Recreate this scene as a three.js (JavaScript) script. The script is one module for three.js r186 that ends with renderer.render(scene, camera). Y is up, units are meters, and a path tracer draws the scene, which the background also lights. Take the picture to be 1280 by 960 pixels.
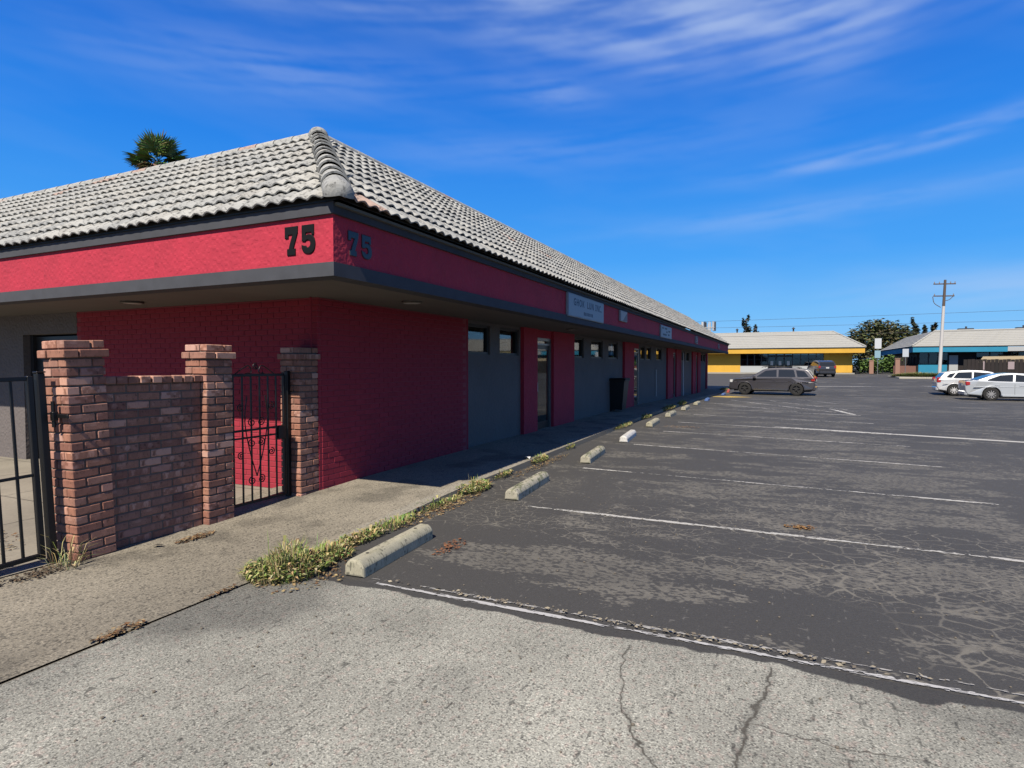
import * as THREE from 'three';
import { mergeGeometries } from 'three/addons/utils/BufferGeometryUtils.js';

// ---------------------------------------------------------------- camera, sky, sun, exposure
const scene = new THREE.Scene();
const camera = new THREE.PerspectiveCamera(65.94, 4 / 3, 0.05, 1500);
camera.position.set(0, 1.55, 0);
camera.rotation.order = 'YXZ';
camera.rotation.set(THREE.MathUtils.degToRad(-1.8576), THREE.MathUtils.degToRad(24.677), 0);
scene.add(camera);

const renderer = new THREE.WebGLRenderer({ antialias: true });
renderer.toneMapping = THREE.LinearToneMapping;
renderer.toneMappingExposure = 1.76;
renderer.shadowMap.enabled = true;

const SUN_EL = THREE.MathUtils.degToRad(48.5), SUN_AZ = THREE.MathUtils.degToRad(4.2);
const sun = new THREE.DirectionalLight(new THREE.Color().setRGB(1.0, 0.905, 0.76), 5.0);
sun.position.set(Math.sin(SUN_AZ) * Math.cos(SUN_EL), Math.sin(SUN_EL), Math.cos(SUN_AZ) * Math.cos(SUN_EL)).multiplyScalar(90).add(new THREE.Vector3(0, 0, -30));
sun.target.position.set(0, 0, -30);
sun.castShadow = true;
Object.assign(sun.shadow.camera, { left: -60, right: 60, top: 70, bottom: -70, near: 1, far: 250 });
sun.shadow.mapSize.set(4096, 4096);
scene.add(sun, sun.target);

// ---------------------------------------------------------------- random and noise
function rng(seed) { let a = seed >>> 0; return () => { a = (a + 0x6D2B79F5) | 0; let t = Math.imul(a ^ (a >>> 15), 1 | a); t = (t + Math.imul(t ^ (t >>> 7), 61 | t)) ^ t; return ((t ^ (t >>> 14)) >>> 0) / 4294967296; }; }
const PERM = new Uint8Array(512), VALS = new Float32Array(256);
{ const r = rng(77); const p = [...Array(256).keys()]; for (let i = 255; i > 0; i--) { const j = Math.floor(r() * (i + 1)); [p[i], p[j]] = [p[j], p[i]]; } for (let i = 0; i < 512; i++) PERM[i] = p[i & 255]; for (let i = 0; i < 256; i++) VALS[i] = r(); }
function vn(x, y) {
  const xi = Math.floor(x), yi = Math.floor(y); let fx = x - xi, fy = y - yi; fx = fx * fx * (3 - 2 * fx); fy = fy * fy * (3 - 2 * fy);
  const X = xi & 255, Y = yi & 255, X1 = (X + 1) & 255, Y1 = (Y + 1) & 255;
  const a = VALS[PERM[PERM[X] + Y]], b = VALS[PERM[PERM[X1] + Y]], c = VALS[PERM[PERM[X] + Y1]], d = VALS[PERM[PERM[X1] + Y1]];
  return a + (b - a) * fx + (c - a) * fy + (a - b - c + d) * fx * fy;
}
function fbm(x, y, o) { let s = 0, a = 0.5, n = 0; for (let i = 0; i < o; i++) { s += a * vn(x, y); n += a; x = x * 2.03 + 17.1; y = y * 2.03 + 5.7; a *= 0.5; } return s / n; }
// distance to the edge between cells (0 on the edge)
function cellEdge(x, y) {
  const xi = Math.floor(x), yi = Math.floor(y); let d1 = 9, d2 = 9;
  for (let j = -1; j <= 1; j++) for (let i = -1; i <= 1; i++) {
    const cx = xi + i, cy = yi + j, h = PERM[PERM[cx & 255] + (cy & 255)];
    const dx = cx + VALS[h] - x, dy = cy + VALS[(h * 7 + 31) & 255] - y, d = dx * dx + dy * dy;
    if (d < d1) { d2 = d1; d1 = d; } else if (d < d2) d2 = d;
  }
  return Math.sqrt(d2) - Math.sqrt(d1);
}
const clamp = (x, a = 0, b = 1) => Math.min(b, Math.max(a, x));
const sstep = (a, b, x) => { const t = clamp((x - a) / (b - a)); return t * t * (3 - 2 * t); };
const lerp = (a, b, t) => a + (b - a) * t;
const toS = new Uint8Array(4096); for (let i = 0; i < 4096; i++) { const l = i / 4095; toS[i] = Math.round(255 * (l <= 0.0031308 ? 12.92 * l : 1.055 * Math.pow(l, 1 / 2.4) - 0.055)); }
const enc = (l) => toS[l <= 0 ? 0 : l >= 1 ? 4095 : Math.round(l * 4095)];
// colour texture: fn(x, y, out) with x, y in metres over w x h, linear rgb out
function colorTex(px, py, w, h, fn, repeat = false) {
  const data = new Uint8Array(px * py * 4), o = [0, 0, 0];
  for (let j = 0; j < py; j++) for (let i = 0; i < px; i++) { fn((i + 0.5) / px * w, (j + 0.5) / py * h, o); const k = (j * px + i) * 4; data[k] = enc(o[0]); data[k + 1] = enc(o[1]); data[k + 2] = enc(o[2]); data[k + 3] = 255; }
  const t = new THREE.DataTexture(data, px, py, THREE.RGBAFormat); t.colorSpace = THREE.SRGBColorSpace; t.magFilter = THREE.LinearFilter; t.minFilter = THREE.LinearMipmapLinearFilter; t.generateMipmaps = true;
  if (repeat) t.wrapS = t.wrapT = THREE.RepeatWrapping; t.needsUpdate = true; return t;
}
function grayTex(px, py, w, h, fn, repeat = false) {
  const data = new Uint8Array(px * py * 4);
  for (let j = 0; j < py; j++) for (let i = 0; i < px; i++) { const v = clamp(fn((i + 0.5) / px * w, (j + 0.5) / py * h)) * 255, k = (j * px + i) * 4; data[k] = data[k + 1] = data[k + 2] = v; data[k + 3] = 255; }
  const t = new THREE.DataTexture(data, px, py, THREE.RGBAFormat); t.magFilter = THREE.LinearFilter; t.minFilter = THREE.LinearMipmapLinearFilter; t.generateMipmaps = true;
  if (repeat) t.wrapS = t.wrapT = THREE.RepeatWrapping; t.needsUpdate = true; return t;
}

// ---------------------------------------------------------------- sky
{
  const W = 2048, H = 1024, data = new Float32Array(W * H * 4);
  const stops = [[0, .33, .62, .95], [4.3, .185, .52, .955], [9.7, .07, .37, .93], [19, .026, .24, .82], [26, .02, .175, .70], [34, .016, .12, .53], [50, .010, .07, .34], [90, .008, .05, .26]];
  // wisps: azimuth and elevation of the middle (degrees, azimuth from -Z to the right), half length, half height, tilt, strength
  const wisps = [[10, 17.2, 12, .7, .08, .36], [2, 13.0, 15, 1.0, .05, .16], [-21, 24.2, 5, 1.2, -.08, .22], [-46, 24.5, 14, 2.2, .03, .16], [-28, 19.5, 10, 1.5, .02, .08], [16, 5.8, 10, 1.6, 0, .24], [-10, 20, 16, 2, .04, .06]];
  for (let j = 0; j < H; j++) {
    const el = ((j + .5) / H - .5) * 180;            // row 0 is straight down
    const e = Math.max(0, el); let k = 0; while (k < stops.length - 2 && stops[k + 1][0] < e) k++;
    const t = clamp((e - stops[k][0]) / (stops[k + 1][0] - stops[k][0]));
    const base = [1, 2, 3].map((c) => lerp(stops[k][c], stops[k + 1][c], t));
    for (let i = 0; i < W; i++) {
      const phi = ((i + .5) / W - .5) * 360;          // atan2(z, x) in degrees
      const az = phi + 90 > 180 ? phi + 90 - 360 : phi + 90;       // 0 = -Z, + to the right
      let c = 0;
      if (el > 0) {
        const wx = az + 4 * fbm(az * .06 + 9, el * .08, 2), st = fbm(wx * .11 + 40 + el * .05, el * .5 + az * .04, 4), fine = fbm(az * .13 + 3 + el * .1, el * 1.9 - az * .14, 5);
        const band = sstep(25.5, 31.5, el + 3.5 * (fbm(az * .055 + 2.2, 3.3, 2) - .5) * 2 + 1.6 * sstep(-24, -8, az) * (1 - sstep(20, 50, az))) * (1 - .88 * sstep(34, 50, el));
        c += band * (.14 + .86 * sstep(.3, .76, st * .5 + fine * .5)) * .6;
        for (const [a0, e0, la, he, ti, s] of wisps) { const da = az - a0, de = el - e0 - ti * da; const w = Math.exp(-(da * da) / (la * la) - (de * de) / (he * he)); if (w > .01) c += s * w * sstep(.22, .7, st * .25 + fine * .75) * 1.4; }
        c += .03 * sstep(.5, .8, st);
      }
      c = clamp(c, 0, .8);
      const q = (j * W + i) * 4, cl = [.52, .64, .88];
      const low = el < 0 ? sstep(-12, 0, el) : 1;
      for (let m = 0; m < 3; m++) data[q + m] = lerp([.16, .16, .16][m], lerp(base[m], cl[m], c), low) / 1.76;
      data[q + 3] = 1;
    }
  }
  const tex = new THREE.DataTexture(data, W, H, THREE.RGBAFormat, THREE.FloatType);
  tex.mapping = THREE.EquirectangularReflectionMapping; tex.magFilter = THREE.LinearFilter; tex.minFilter = THREE.LinearFilter; tex.needsUpdate = true;
  scene.background = tex; scene.environment = tex;
}

// ---------------------------------------------------------------- scene helpers
const taken = {};
const numbered = (n) => { const k = taken[n] = (taken[n] ?? -1) + 1; return k ? `${n}_${String(k).padStart(3, '0')}` : n; };
function tag(o, label, category, group, kind) { o.userData = { label, category }; if (group) o.userData.group = group; if (kind) o.userData.kind = kind; return o; }
function thing(name, label, category, pos = [0, 0, 0], ry = 0, group) { const g = new THREE.Group(); g.name = numbered(name); g.position.set(...pos); g.rotation.y = ry; tag(g, label, category, group); scene.add(g); return g; }
function part(name, geo, mat, parent) { const m = new THREE.Mesh(geo, mat); m.name = name; parent.add(m); return m; }
function solo(name, geo, mat, label, category, pos = [0, 0, 0], ry = 0, group) { const m = new THREE.Mesh(geo, mat); m.name = numbered(name); m.position.set(...pos); m.rotation.y = ry; tag(m, label, category, group); scene.add(m); return m; }
function setting(name, geo, mat, label, category) { const m = new THREE.Mesh(geo, mat); m.name = numbered(name); tag(m, label, category, null, 'structure'); scene.add(m); return m; }
function copyOf(o, pos, ry, label) { const c = o.clone(); c.name = numbered(o.name.replace(/_\d+$/, '')); c.position.set(...pos); c.rotation.y = ry; c.userData = { ...o.userData, label }; scene.add(c); return c; }
const C = (r, g, b) => new THREE.Color().setRGB(r, g, b);
const TONE = .5;                                      // base colours below were read off the photograph; this brings them to real reflectance
const std = (col, rough = .8, extra = {}) => new THREE.MeshStandardMaterial({ color: new THREE.Color(col).multiplyScalar(TONE), roughness: rough, side: THREE.DoubleSide, ...extra });

// geometry helpers (all return non-indexed geometry with position, normal, uv)
function fin(g) { if (g.index) g = g.toNonIndexed(); for (const k of Object.keys(g.attributes)) if (!['position', 'normal', 'uv'].includes(k)) g.deleteAttribute(k); return g; }
function boxUV(g, s = 1, ou = 0, ov = 0) { const p = g.attributes.position, n = g.attributes.normal, uv = new Float32Array(p.count * 2); for (let i = 0; i < p.count; i++) { const ax = Math.abs(n.getX(i)), ay = Math.abs(n.getY(i)), az = Math.abs(n.getZ(i)), x = p.getX(i), y = p.getY(i), z = p.getZ(i); let a, b; if (ay > ax && ay > az) { a = x; b = z; } else if (ax > az) { a = z; b = y; } else { a = x; b = y; } uv[2 * i] = a * s + ou; uv[2 * i + 1] = b * s + ov; } g.setAttribute('uv', new THREE.BufferAttribute(uv, 2)); return g; }
const bx = (x0, x1, y0, y1, z0, z1) => boxUV(fin(new THREE.BoxGeometry(Math.abs(x1 - x0), Math.abs(y1 - y0), Math.abs(z1 - z0)).translate((x0 + x1) / 2, (y0 + y1) / 2, (z0 + z1) / 2)));
function chamfer(w, h, d, c) {                       // box with bevelled edges, 44 triangles
  const pos = [], a = [w / 2, h / 2, d / 2];
  const V = (sx, sy, sz, f) => { const s = [sx, sy, sz], v = [0, 1, 2].map((k) => s[k] * (k === f ? a[k] : a[k] - c)); return v; };
  const tri = (p, q, r) => { const n = new THREE.Vector3().subVectors(new THREE.Vector3(...q), new THREE.Vector3(...p)).cross(new THREE.Vector3().subVectors(new THREE.Vector3(...r), new THREE.Vector3(...p))); const m = new THREE.Vector3((p[0] + q[0] + r[0]), (p[1] + q[1] + r[1]), (p[2] + q[2] + r[2])); if (n.dot(m) < 0) pos.push(...p, ...r, ...q); else pos.push(...p, ...q, ...r); };
  const quad = (p, q, r, s) => { tri(p, q, r); tri(p, r, s); };
  for (let f = 0; f < 3; f++) { const g = (f + 1) % 3, h2 = (f + 2) % 3; for (const s of [-1, 1]) { const mk = (u, v) => { const t = [0, 0, 0]; t[f] = s; t[g] = u; t[h2] = v; return V(...t, f); }; quad(mk(-1, -1), mk(1, -1), mk(1, 1), mk(-1, 1)); } }
  for (let f = 0; f < 3; f++) { const g = (f + 1) % 3, h2 = (f + 2) % 3; for (const u of [-1, 1]) for (const v of [-1, 1]) { const mk = (e, face) => { const t = [0, 0, 0]; t[f] = e; t[g] = u; t[h2] = v; return V(...t, face); }; quad(mk(-1, g), mk(1, g), mk(1, h2), mk(-1, h2)); } }
  for (const x of [-1, 1]) for (const y of [-1, 1]) for (const z of [-1, 1]) tri(V(x, y, z, 0), V(x, y, z, 1), V(x, y, z, 2));
  const g = new THREE.BufferGeometry(); g.setAttribute('position', new THREE.Float32BufferAttribute(pos, 3)); g.computeVertexNormals(); return boxUV(g);
}
const cbx = (x0, x1, y0, y1, z0, z1, c = .01) => chamfer(Math.abs(x1 - x0), Math.abs(y1 - y0), Math.abs(z1 - z0), Math.min(c, Math.abs(x1 - x0) * .4, Math.abs(y1 - y0) * .4, Math.abs(z1 - z0) * .4)).translate((x0 + x1) / 2, (y0 + y1) / 2, (z0 + z1) / 2);
const merge = (l) => mergeGeometries(l.map(fin));
function rod(a, b, r, r2 = r, seg = 8) { const A = new THREE.Vector3(...a), B = new THREE.Vector3(...b), d = B.clone().sub(A), g = new THREE.CylinderGeometry(r2, r, d.length(), seg); g.translate(0, d.length() / 2, 0); g.applyQuaternion(new THREE.Quaternion().setFromUnitVectors(new THREE.Vector3(0, 1, 0), d.normalize())); return fin(g.translate(...a)); }
function bar(a, b, w) { const A = new THREE.Vector3(...a), B = new THREE.Vector3(...b), d = B.clone().sub(A), g = chamfer(w, d.length(), w, w * .12); g.translate(0, d.length() / 2, 0); g.applyQuaternion(new THREE.Quaternion().setFromUnitVectors(new THREE.Vector3(0, 1, 0), d.normalize())); return g.translate(...a); }
function tube(pts, r, seg = 24, rs = 6) { return fin(new THREE.TubeGeometry(new THREE.CatmullRomCurve3(pts.map((p) => new THREE.Vector3(...p))), seg, r, rs)); }
function tris(pos, uvs) { const g = new THREE.BufferGeometry(); g.setAttribute('position', new THREE.Float32BufferAttribute(pos, 3)); g.setAttribute('uv', new THREE.Float32BufferAttribute(uvs ?? new Float32Array(pos.length / 3 * 2), 2)); g.computeVertexNormals(); return g; }
const quad3 = (a, b, c, d) => tris([...a, ...b, ...c, ...a, ...c, ...d], [0, 0, 1, 0, 1, 1, 0, 0, 1, 1, 0, 1]);

// ---------------------------------------------------------------- terrain profile: the lot dips towards a drain and rises again
const GZ = [-400, 8, 16, 22, 30, 40, 50, 58, 66, 78, 600], GY = [0, 0, -.01, -.05, -.16, -.33, -.05, .25, .42, .5, .5];
function g(z) { const t = -z; for (let i = 0; i < GZ.length - 1; i++) if (t <= GZ[i + 1]) { const k = clamp((t - GZ[i]) / (GZ[i + 1] - GZ[i])); return lerp(GY[i], GY[i + 1], i === 0 || i >= 9 ? k : k * k * (3 - 2 * k) * .4 + k * .6); } return .5; }
const KZ = [[4, -3.42], [-3, -3.42], [-7, -3.5], [-12, -3.6], [-16, -3.68], [-24, -3.72], [-80, -3.72]];
function kerbX(z) { for (let i = 0; i < KZ.length - 1; i++) if (z >= KZ[i + 1][0]) return lerp(KZ[i][1], KZ[i + 1][1], clamp((KZ[i][0] - z) / (KZ[i][0] - KZ[i + 1][0]))); return -3.72; }
const walkY = (z) => g(z) + lerp(.012, .085, sstep(3.4, 6.5, -z));
// a sheet over x0..x1, z0..z1 (z0 > z1) with the height yf(x, z), uv 0..1 over the sheet, or in metres
function sheet(x0f, x1f, zs, yf, nx = 1, uvm = 0) {
  const pos = [], uv = [], z0 = zs[0], z1 = zs[zs.length - 1], fx = (f, z) => (typeof f === 'function' ? f(z) : f), X0 = typeof x0f === 'function' ? -6 : x0f, X1 = typeof x1f === 'function' ? -3 : x1f;
  const P = (i, z) => { const x = lerp(fx(x0f, z), fx(x1f, z), i / nx); return [x, yf(x, z), z]; };
  const U = (p) => (uvm ? [p[0] / uvm, -p[2] / uvm] : [(p[0] - X0) / (X1 - X0), (z0 - p[2]) / (z0 - z1)]);
  for (let k = 0; k < zs.length - 1; k++) for (let i = 0; i < nx; i++) { const a = P(i, zs[k]), b = P(i + 1, zs[k]), c = P(i + 1, zs[k + 1]), d = P(i, zs[k + 1]); pos.push(...a, ...b, ...c, ...a, ...c, ...d); uv.push(...U(a), ...U(b), ...U(c), ...U(a), ...U(c), ...U(d)); }
  const ge = tris(pos, uv); const n = ge.attributes.normal; for (let i = 0; i < n.count; i++) if (n.getY(i) < 0) n.setXYZ(i, -n.getX(i), -n.getY(i), -n.getZ(i)); return ge;
}
const range = (a, b, n) => Array.from({ length: n + 1 }, (_, i) => lerp(a, b, i / n));

// ---------------------------------------------------------------- ground surfaces
// asphalt: dark seal coat, worn to the stone in streaks that follow the stalls, pale cracks
function asphalt(x, z, o, fineness) {
  const inStall = sstep(-3.2, -2.4, x) * (1 - sstep(1.9, 2.6, x + .5 * (vn(z * .7, 4) - .5))) ;
  const wn = fbm(x * .75 + 11, z * 1.9 + 3, 5), wf = fineness > 1 ? fbm(x * 34 + 1, z * 52 + 5, 4) : .5, wg = fbm(x * 3.1 + 7, z * 7 + 1, 4);
  let bias = -.05 + .05 * inStall;
  bias += .15 * Math.exp(-(((x + 1.5) / 1.0) ** 2) - (((z + 4.35) / .5) ** 2)) + .14 * Math.exp(-(((x - 1.25) / .5) ** 2) - (((z + 4.0) / .5) ** 2));
  bias += .09 * Math.exp(-(((x - .2) / 1.5) ** 2) - (((z + 4.9) / .5) ** 2));
  bias += .10 * Math.exp(-(((x - .9) / 1.6) ** 2) - (((z + 9.6) / 1.3) ** 2));
  bias += .10 * Math.exp(-(((x - 1.0) / 2.6) ** 2) - (((z + 13.2) / 1.6) ** 2));
  bias += .12 * Math.exp(-(((x + .8) / 2.2) ** 2) - (((z + 8.75) / .3) ** 2));
  bias += .12 * Math.exp(-(((x - 2.1) / .5) ** 2) - (((z + 6.9) / .9) ** 2));
  bias += .10 * Math.exp(-(((x - 6) / 5) ** 2) - (((z + 26) / 4) ** 2)) + .08 * Math.exp(-(((x - 8) / 6) ** 2) - (((z + 38) / 4) ** 2));
  const v = wn * .58 + wg * .42 + bias;
  const dens = sstep(.44, .65, v); let wear = fineness > 1 ? sstep(-.09, .09, dens * .5 + .06 - wf) * (.6 + .4 * wg) : sstep(.52, .68, v) * .75;
  const tone = .85 + .3 * fbm(x * .4 + 60, z * .4, 2), grain = fineness > 1 ? .8 + .4 * vn(x * 160, z * 160) : 1;
  let r = .068 * tone * grain, gg = .0655 * tone * grain, b = .062 * tone * grain;
  const st = (.8 + .4 * vn(x * 130 + 9, z * 130)) * (.8 + .4 * wg);
  r = lerp(r, .195 * st, wear * .92); gg = lerp(gg, .183 * st, wear * .92); b = lerp(b, .157 * st, wear * .92);
  // crazed seal coat
  const cm = sstep(.50, .6, fbm(x * .42 + 31, z * .55 + 8, 3) + .24 * Math.exp(-(((x - .7) / 1.2) ** 2) - (((z + 4.4) / 1.4) ** 2)));
  if (cm > 0.02 && fineness > 0) {
    const wx = x + .045 * fbm(x * 17, z * 17 + 9, 3) + .03 * vn(x * 5, z * 5), wz = z + .045 * fbm(x * 17 + 20, z * 17, 3) + .03 * vn(x * 5 + 7, z * 5);
    const e = cellEdge(wx * 4.4, wz * 5.6), e2 = cellEdge(wx * 10 + 5, wz * 12);
    const gz = Math.exp(-(((x - .8) / 1.3) ** 2) - (((z + 4.4) / 1.5) ** 2)), w = (.6 + .9 * vn(x * 11, z * 11)) * (1 + 1.3 * gz), k = Math.max(1 - sstep(.010 * w, .045 * w, e), .85 * (1 - sstep(.016, .075, e2)) * sstep(.48, .6, vn(x * 2.2 + 5, z * 2.2))) * cm * Math.max(gz * .8, sstep(.12, .45, vn(x * 2.7 + 2, z * 2.7 + 4)));
    r = lerp(r, .245, k * .9); gg = lerp(gg, .228, k * .9); b = lerp(b, .192, k * .9);
  }
  const spk = vn(x * 41, z * 41); if (spk > .93) { const k = (spk - .93) / .07 * .6; r = lerp(r, .26, k); gg = lerp(gg, .25, k); b = lerp(b, .23, k); }
  o[0] = r; o[1] = gg; o[2] = b;
}
const asphaltNear = colorTex(2048, 2048, 8.2, 8.2, (x, y, o) => asphalt(x - 4, -3.2 - y, o, 2));
const asphaltMid = colorTex(1280, 1280, 16.4, 16.4, (x, y, o) => asphalt(x - 4.2, -11.4 - y, o, 2));
const asphaltFar = colorTex(1024, 1024, 64, 64, (x, y, o) => asphalt(x - 4.2, -27.8 - y, o, 0));
const grit = grayTex(512, 512, 1, 1, (x, y) => { const a = Math.min(1, x, 1) , u = x * 180, v = y * 180; return .35 * vn(u, v) + .45 * vn(u * .45 + 9, v * .45) + .2 * vn(u * 2 + 4, v * 2); }, true);
const gritFor = (w, h) => { const t = grit.clone(); t.repeat.set(w, h); t.needsUpdate = true; return t; };
setting('ground', sheet(-260, 320, [60, 8, ...range(0, -90, 36), -140, -420], (x, z) => g(z) - .03, 2, 8), std(C(.075, .072, .068), .95), 'wide dark ground reaching away behind the shops', 'ground');
setting('parking_lot', sheet(-4, 4.2, range(-3.2, -11.4, 8), (x, z) => g(z)), std(0xffffff, .82, { map: asphaltNear, bumpMap: gritFor(16, 16), bumpScale: .0035 }), 'worn black sealed asphalt with pale cracks beside the driveway apron', 'asphalt');
setting('parking_lot', sheet(-4.2, 12.2, range(-11.4, -27.8, 10), (x, z) => g(z)), std(0xffffff, .82, { map: asphaltMid, bumpMap: gritFor(32, 32), bumpScale: .0035 }), 'worn asphalt stalls in the middle of the row of wheel stops', 'asphalt');
setting('parking_lot', sheet(-4.2, 59.8, range(-27.8, -91.8, 32), (x, z) => g(z)), std(0xffffff, .86, { map: asphaltFar }), 'grey asphalt of the far lot under the parked cars', 'asphalt');

// driveway apron: exposed aggregate concrete
const apronStain = (x, z) => sstep(.42, .75, fbm(x * .7 + 4, z * .9 + 2, 4) + .32 * Math.exp(-(((x + 3.0) / .55) ** 2) - (((z + 2.7) / .6) ** 2)) + .22 * Math.exp(-(((x + 3.4) / .5) ** 2)) - .05 - .2 * sstep(-1.6, -.2, x));
// a wandering crack: returns distance to the polyline
const crackLines = [[[-.03, -3.25], [-.06, -3.0], [-.12, -2.75], [-.13, -2.45], [-.2, -2.2], [-.26, -1.9], [-.25, -1.5], [-.4, -1.0], [-.42, 0]], [[-.75, -3.2], [-.72, -2.9], [-.66, -2.65], [-.55, -2.4], [-.42, -2.25], [-.33, -2.1]], [[-.2, -2.72], [.2, -2.68], [.6, -2.72], [.95, -2.6]]];
function polyDist(pl, x, z) { let d = 9; for (let i = 0; i < pl.length - 1; i++) { const [ax, az] = pl[i], [bx2, bz] = pl[i + 1], ux = bx2 - ax, uz = bz - az, t = clamp(((x - ax) * ux + (z - az) * uz) / (ux * ux + uz * uz)); d = Math.min(d, Math.hypot(x - ax - ux * t, z - az - uz * t)); } return d; }
function apronCol(x, z, o) {
  const big = fbm(x * 1.3 + 8, z * 1.3, 4), st = apronStain(x, z), p1 = vn(x * 175, z * 175), p2 = vn(x * 95 + 9, z * 95 + 3), p3 = vn(x * 230 + 5, z * 230);
  let m = 1.13 + .42 * (big - .5) * 2;
  const dark = sstep(.52, .8, p1 * .75 + p2 * .25) * .6, lite = sstep(.5, .85, p3 * .7 + p2 * .3) * .6, pit = sstep(.9, .96, vn(x * 36 + 70, z * 36)) * .55;
  m *= (1 - dark) * (1 - pit) * (1 + lite) * (.9 + .2 * p3);
  const pink = sstep(.7, .9, vn(x * 60 + 33, z * 60)) * .1;
  let r = .366 * m * (1 + pink), gg = .364 * m, b = .316 * m;
  const sk = st * .5; r *= 1 - sk; gg *= 1 - sk * 1.0; b *= 1 - sk * .98;
  let cd = 9; const wx = x + .035 * (fbm(x * 14, z * 14, 3) - .5) * 2, wz = z + .03 * (fbm(x * 14 + 30, z * 14, 3) - .5) * 2; crackLines.forEach((pl, i) => { const d = polyDist(pl, wx, wz) * [1.5, 2.8, 5.5][i] / (.6 + .8 * vn(x * 6 + i * 9, z * 6)); if (d < cd) cd = d; });
  const ck = 1 - sstep(.004, .0155, cd), ch = (1 - sstep(.01, .05, cd)) * .22; r *= 1 - ch; gg *= 1 - ch; b *= 1 - ch;
  r = lerp(r, .075, ck * .85); gg = lerp(gg, .066, ck * .85); b = lerp(b, .05, ck * .85);
  // seal coat that ran over the edge of the slab
  const edge = -3.285 + .03 * Math.sin(x * 3.1) * .4 + .05 * (fbm(x * 5, 3, 3) - .5) * 2 + .06 * sstep(.62, .8, vn(x * 3.3 + 8, 2)) + (x < -2.4 ? .05 * sstep(-2.4, -3.2, x) : 0), sl = 1 - sstep(-.008, .012, z - edge - .012 * (vn(x * 60, z * 60) - .5));
  r = lerp(r, .035, sl * .93); gg = lerp(gg, .034, sl * .93); b = lerp(b, .035, sl * .93);
  o[0] = r; o[1] = gg; o[2] = b;
}
const plainConc0 = colorTex(512, 512, 3, 3, (x, y, o) => { const m = (.8 + .4 * fbm(x * 2.3, y * 2.3, 5)) * (.8 + .4 * vn(x * 90, y * 90)); o[0] = .35 * m; o[1] = .34 * m; o[2] = .29 * m; }, true);
const apronMap = colorTex(2048, 1216, 5.05, 3.0, (x, y, o) => apronCol(x - 3.42, -.35 - y, o)), apronMap2 = colorTex(768, 512, 5.05, 3.4, (x, y, o) => apronCol(x - 3.42, 3.05 - y, o));
setting('driveway_apron', sheet(-3.42, 1.63, [3.05, -.35], () => .004), std(0xffffff, .9, { map: apronMap2 }), 'concrete driveway apron towards the street', 'driveway');
setting('driveway_apron', sheet(-3.42, 1.63, [-.35, -3.35], () => .004), std(0xffffff, .9, { map: apronMap, bumpMap: gritFor(11, 6.5), bumpScale: .003 }), 'cracked pale aggregate concrete driveway in front of the asphalt', 'driveway');
setting('driveway_apron', sheet(1.63, 14, [3.05, -3.35], () => .002, 1, 3), std(0xffffff, .9, { map: plainConc0 }), 'plain concrete driveway continuing to the street', 'driveway');

// sidewalk along the shops with a kerb face
function walkCol(x, z, o) {
  const big = fbm(x * 1.1 + 50, z * .8 + 7, 4), p1 = vn(x * 110, z * 110), p2 = vn(x * 50 + 4, z * 50 + 8), p3 = vn(x * 220 + 3, z * 220);
  let m = (.66 + .6 * big) * (1 - .62 * sstep(.5, .8, p1 * .7 + p2 * .3)) * (.85 + .3 * p3) * (1 + .6 * sstep(.55, .9, p2 * .4 + p3 * .6));
  m *= 1 - .36 * sstep(.55, .75, fbm(x * 2.4 + 9, z * 2.1, 4)) ;
  o[0] = .345 * m; o[1] = .31 * m; o[2] = .242 * m;
  const kb = sstep(kerbX(z) - .17, kerbX(z) - .15, x) * sstep(3.2, 3.8, -z); o[0] = lerp(o[0], o[0] * 1.12, kb); o[1] = lerp(o[1], o[1] * 1.15, kb); o[2] = lerp(o[2], o[2] * 1.2, kb);
}
const walkMap = colorTex(1024, 4096 / 2, 3, 13, (x, y, o) => walkCol(x - 6, 3 - y, o));
const walkIn = (z) => (z > -5.3 ? -5.62 : -5.6), walkOut = (z) => kerbX(z) - (z > -3.2 ? .012 : 0);
setting('sidewalk', sheet(walkIn, walkOut, [3, 0, -2, -3.2, ...range(-3.5, -10, 13)], (x, z) => walkY(z), 1), std(0xffffff, .92, { map: walkMap, bumpMap: gritFor(6, 24), bumpScale: .003 }), 'tan concrete sidewalk between the brick gate and the asphalt', 'sidewalk');
const walkMapFar = colorTex(192, 2048, 3, 37, (x, y, o) => walkCol(x - 6, -10 - y, o));
setting('sidewalk', sheet(walkIn, walkOut, range(-10, -47, 37), (x, z) => walkY(z), 1), std(0xffffff, .92, { map: walkMapFar }), 'concrete sidewalk running on along the shop doors', 'sidewalk');
{ const pos = [], zs = range(-3.3, -47, 44); for (let i = 0; i < zs.length - 1; i++) { const a = zs[i], b = zs[i + 1], A = [kerbX(a), walkY(a), a], B = [kerbX(b), walkY(b), b], A2 = [kerbX(a) + .012, g(a) - .05, a], B2 = [kerbX(b) + .012, g(b) - .05, b]; pos.push(...A, ...A2, ...B2, ...A, ...B2, ...B); } setting('kerb', tris(pos), std(C(.3, .265, .2), .93), 'low concrete kerb face along the asphalt', 'kerb'); }
// joint between walk and apron: the dark packed dirt in the groove
setting('sidewalk_joint', sheet(-3.434, -3.418, range(2.5, -3.2, 22), () => .001, 1), std(C(.16, .14, .105), 1), 'dirt filled joint between sidewalk and driveway slab', 'joint');
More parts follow.
